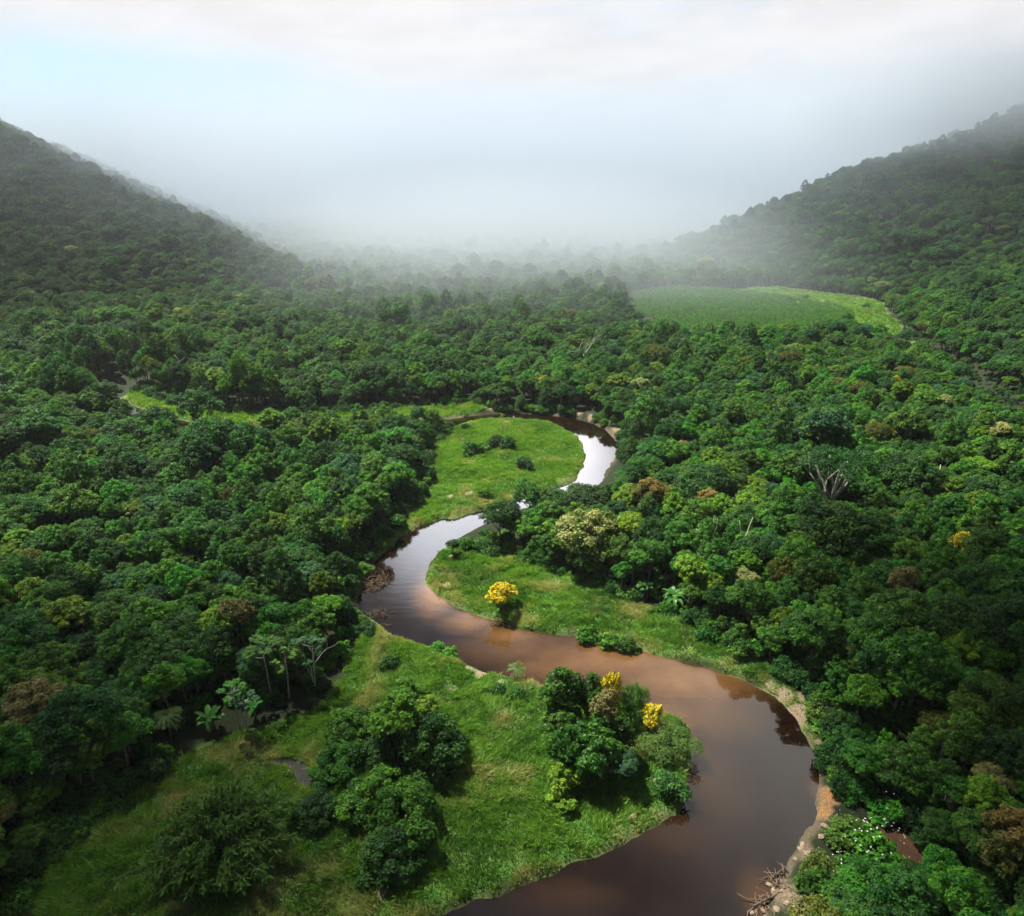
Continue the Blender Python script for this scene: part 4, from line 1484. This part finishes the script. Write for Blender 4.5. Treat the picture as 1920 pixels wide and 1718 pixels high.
grass("meadow_grass", MEADOW_A, 105, .62, .048, "tall rank grass of the near peninsula meadow", 101, .30, ((-75, 36), (40, 160)))
grass("meadow_grass", MEADOW_B, 85, .6, .055, "tall grass of the middle meadow inside the river bend", 102, .34)
grass("meadow_grass", MEADOW_C, 50, .55, .085, "bright grass of the upper meadow inside the far river bend", 103, .16, green=.75)
grass("bank_grass", MEADOW_D, 16, .8, .13, "bright grass strip along the hidden far river reach", 104, .05, green=.7)
grass("field_grass", STRIP, 3.2, .7, .35, "bright green open grass strip under the dark hill", 105, .22, green=.65)

# ------------------------------------------------------------------ added shade clouds, haze and mist
def shell(name, c, rad, mat, label, cat, nu=28, nv=14):
    """a closed round skin filled with vapour"""
    th, ph = np.meshgrid(np.linspace(0, 2 * math.pi, nu, endpoint=False), np.linspace(0, math.pi, nv + 2)[1:-1])
    d = np.stack([np.cos(th) * np.sin(ph), np.sin(th) * np.sin(ph), np.cos(ph)], -1).reshape(-1, 3)
    V = np.concatenate([d, [[0, 0, 1], [0, 0, -1]]]) * np.array(rad)
    fl, per = [], []
    for j in range(nv - 1):
        for i in range(nu):
            a, b = j * nu + i, j * nu + (i + 1) % nu
            fl += [a, a + nu, b + nu, b]
            per.append(4)
    for i in range(nu):
        q = (nv - 1) * nu
        fl += [nu * nv, i, (i + 1) % nu, nu * nv + 1, q + (i + 1) % nu, q + i]
        per += [3, 3]
    o = link(name, mesh_from(name, V, fl, np.array(per), [mat]), None, c)
    return tag(o, label, cat, kind='stuff')


def vapour(name, rad, density, colour, aniso, ragged, scale):
    """vapour that thins out towards its rim, with billows"""
    m, tt = new_mat(name)
    tco = tt.n('ShaderNodeTexCoord')
    q = tt.n('ShaderNodeVectorMath', operation='DIVIDE', inp={0: tco.outputs['Object'], 1: tuple(rad)})
    ln = tt.n('ShaderNodeVectorMath', operation='LENGTH', inp={0: q.outputs[0]})
    nn = tt.n('ShaderNodeTexNoise', inp={'Vector': tco.outputs['Object'], 'Scale': scale, 'Detail': 2.0, 'Roughness': .5})
    rr = tt.math('ADD', ln.outputs['Value'], tt.math('MULTIPLY', tt.math('SUBTRACT', nn.outputs[0], .5), ragged))
    dn = tt.smooth(rr, .15, .95, density, 0.0)
    pv = tt.n('ShaderNodeVolumePrincipled', inp={'Color': (*colour, 1), 'Density': dn, 'Anisotropy': aniso})
    tt.n('ShaderNodeOutputMaterial', inp={'Volume': pv.outputs[0]})
    return m


# unseen clouds added above the valley to darken near corners and both hills
SV = np.array(SUN)


def shade_cloud(tx, ty, rx, ry, dens, label, alt=430.0, th=60):
    k = alt / SV[2]
    rad = (rx, ry, th)
    shell("shade_cloud", (tx + SV[0] * k, ty + SV[1] * k, alt), rad, vapour("shade_cloud_vapour", rad, dens, (1, 1, 1), .3, .35, .010), label, 'shade_cloud')


shade_cloud(-440, 470, 390, 400, .0190, "unseen wide vapour bank added to shade the left hill")
shade_cloud(520, 430, 340, 430, .0120, "unseen wide vapour bank added to shade the right hill")
shade_cloud(-92, 40, 130, 96, .052, "small unseen vapour puff added to darken the near meadow corner", th=45)
shade_cloud(92, 56, 80, 92, .060, "small unseen vapour puff added to darken the near right bank", th=45)

hx0, hx1, hy0, hy1, hz0, hz1 = -3700, 3700, -120, 3700, -4, 220
V = [(x, y, z) for z in (hz0, hz1) for y in (hy0, hy1) for x in (hx0, hx1)]
Fh = [0, 2, 3, 1, 4, 5, 7, 6, 0, 1, 5, 4, 2, 6, 7, 3, 0, 4, 6, 2, 1, 3, 7, 5]
M_HAZE, t = new_mat("haze_air")
pv = t.n('ShaderNodeVolumePrincipled', inp={'Color': (.90, .96, 1.0, 1), 'Density': .00006, 'Anisotropy': .35})
t.n('ShaderNodeOutputMaterial', inp={'Volume': pv.outputs[0]})
tag(link("haze", mesh_from("haze", V, Fh, 4, [M_HAZE])), kind='stuff')

MIST = (.42, .485, .57)
GLOW = (.545, .605, .66)  # lighter scatter colour, with the sunlit look of the valley mist put in


def mist(c, rad, dens, label, ragged=.35, scale=.006, colour=MIST):
    shell("mist", c, rad, vapour("mist_vapour", rad, dens, colour, .2, ragged, scale), label, 'mist')


mist((0, 1180, 60), (1500, 850, 150), .0056, "thick pale mist filling the far valley and rolling over both hill crests")
mist((0, 700, 60), (820, 480, 120), .0007, "thin blue mist hanging between the two hills")
mist((15, 690, 12), (310, 450, 80), .0072, "low bright mist over the middle of the valley floor", colour=GLOW)
mist((430, 620, 118), (350, 250, 60), .0130, "mist lapping over the right hill crest", .7, .008, (.49, .55, .62))
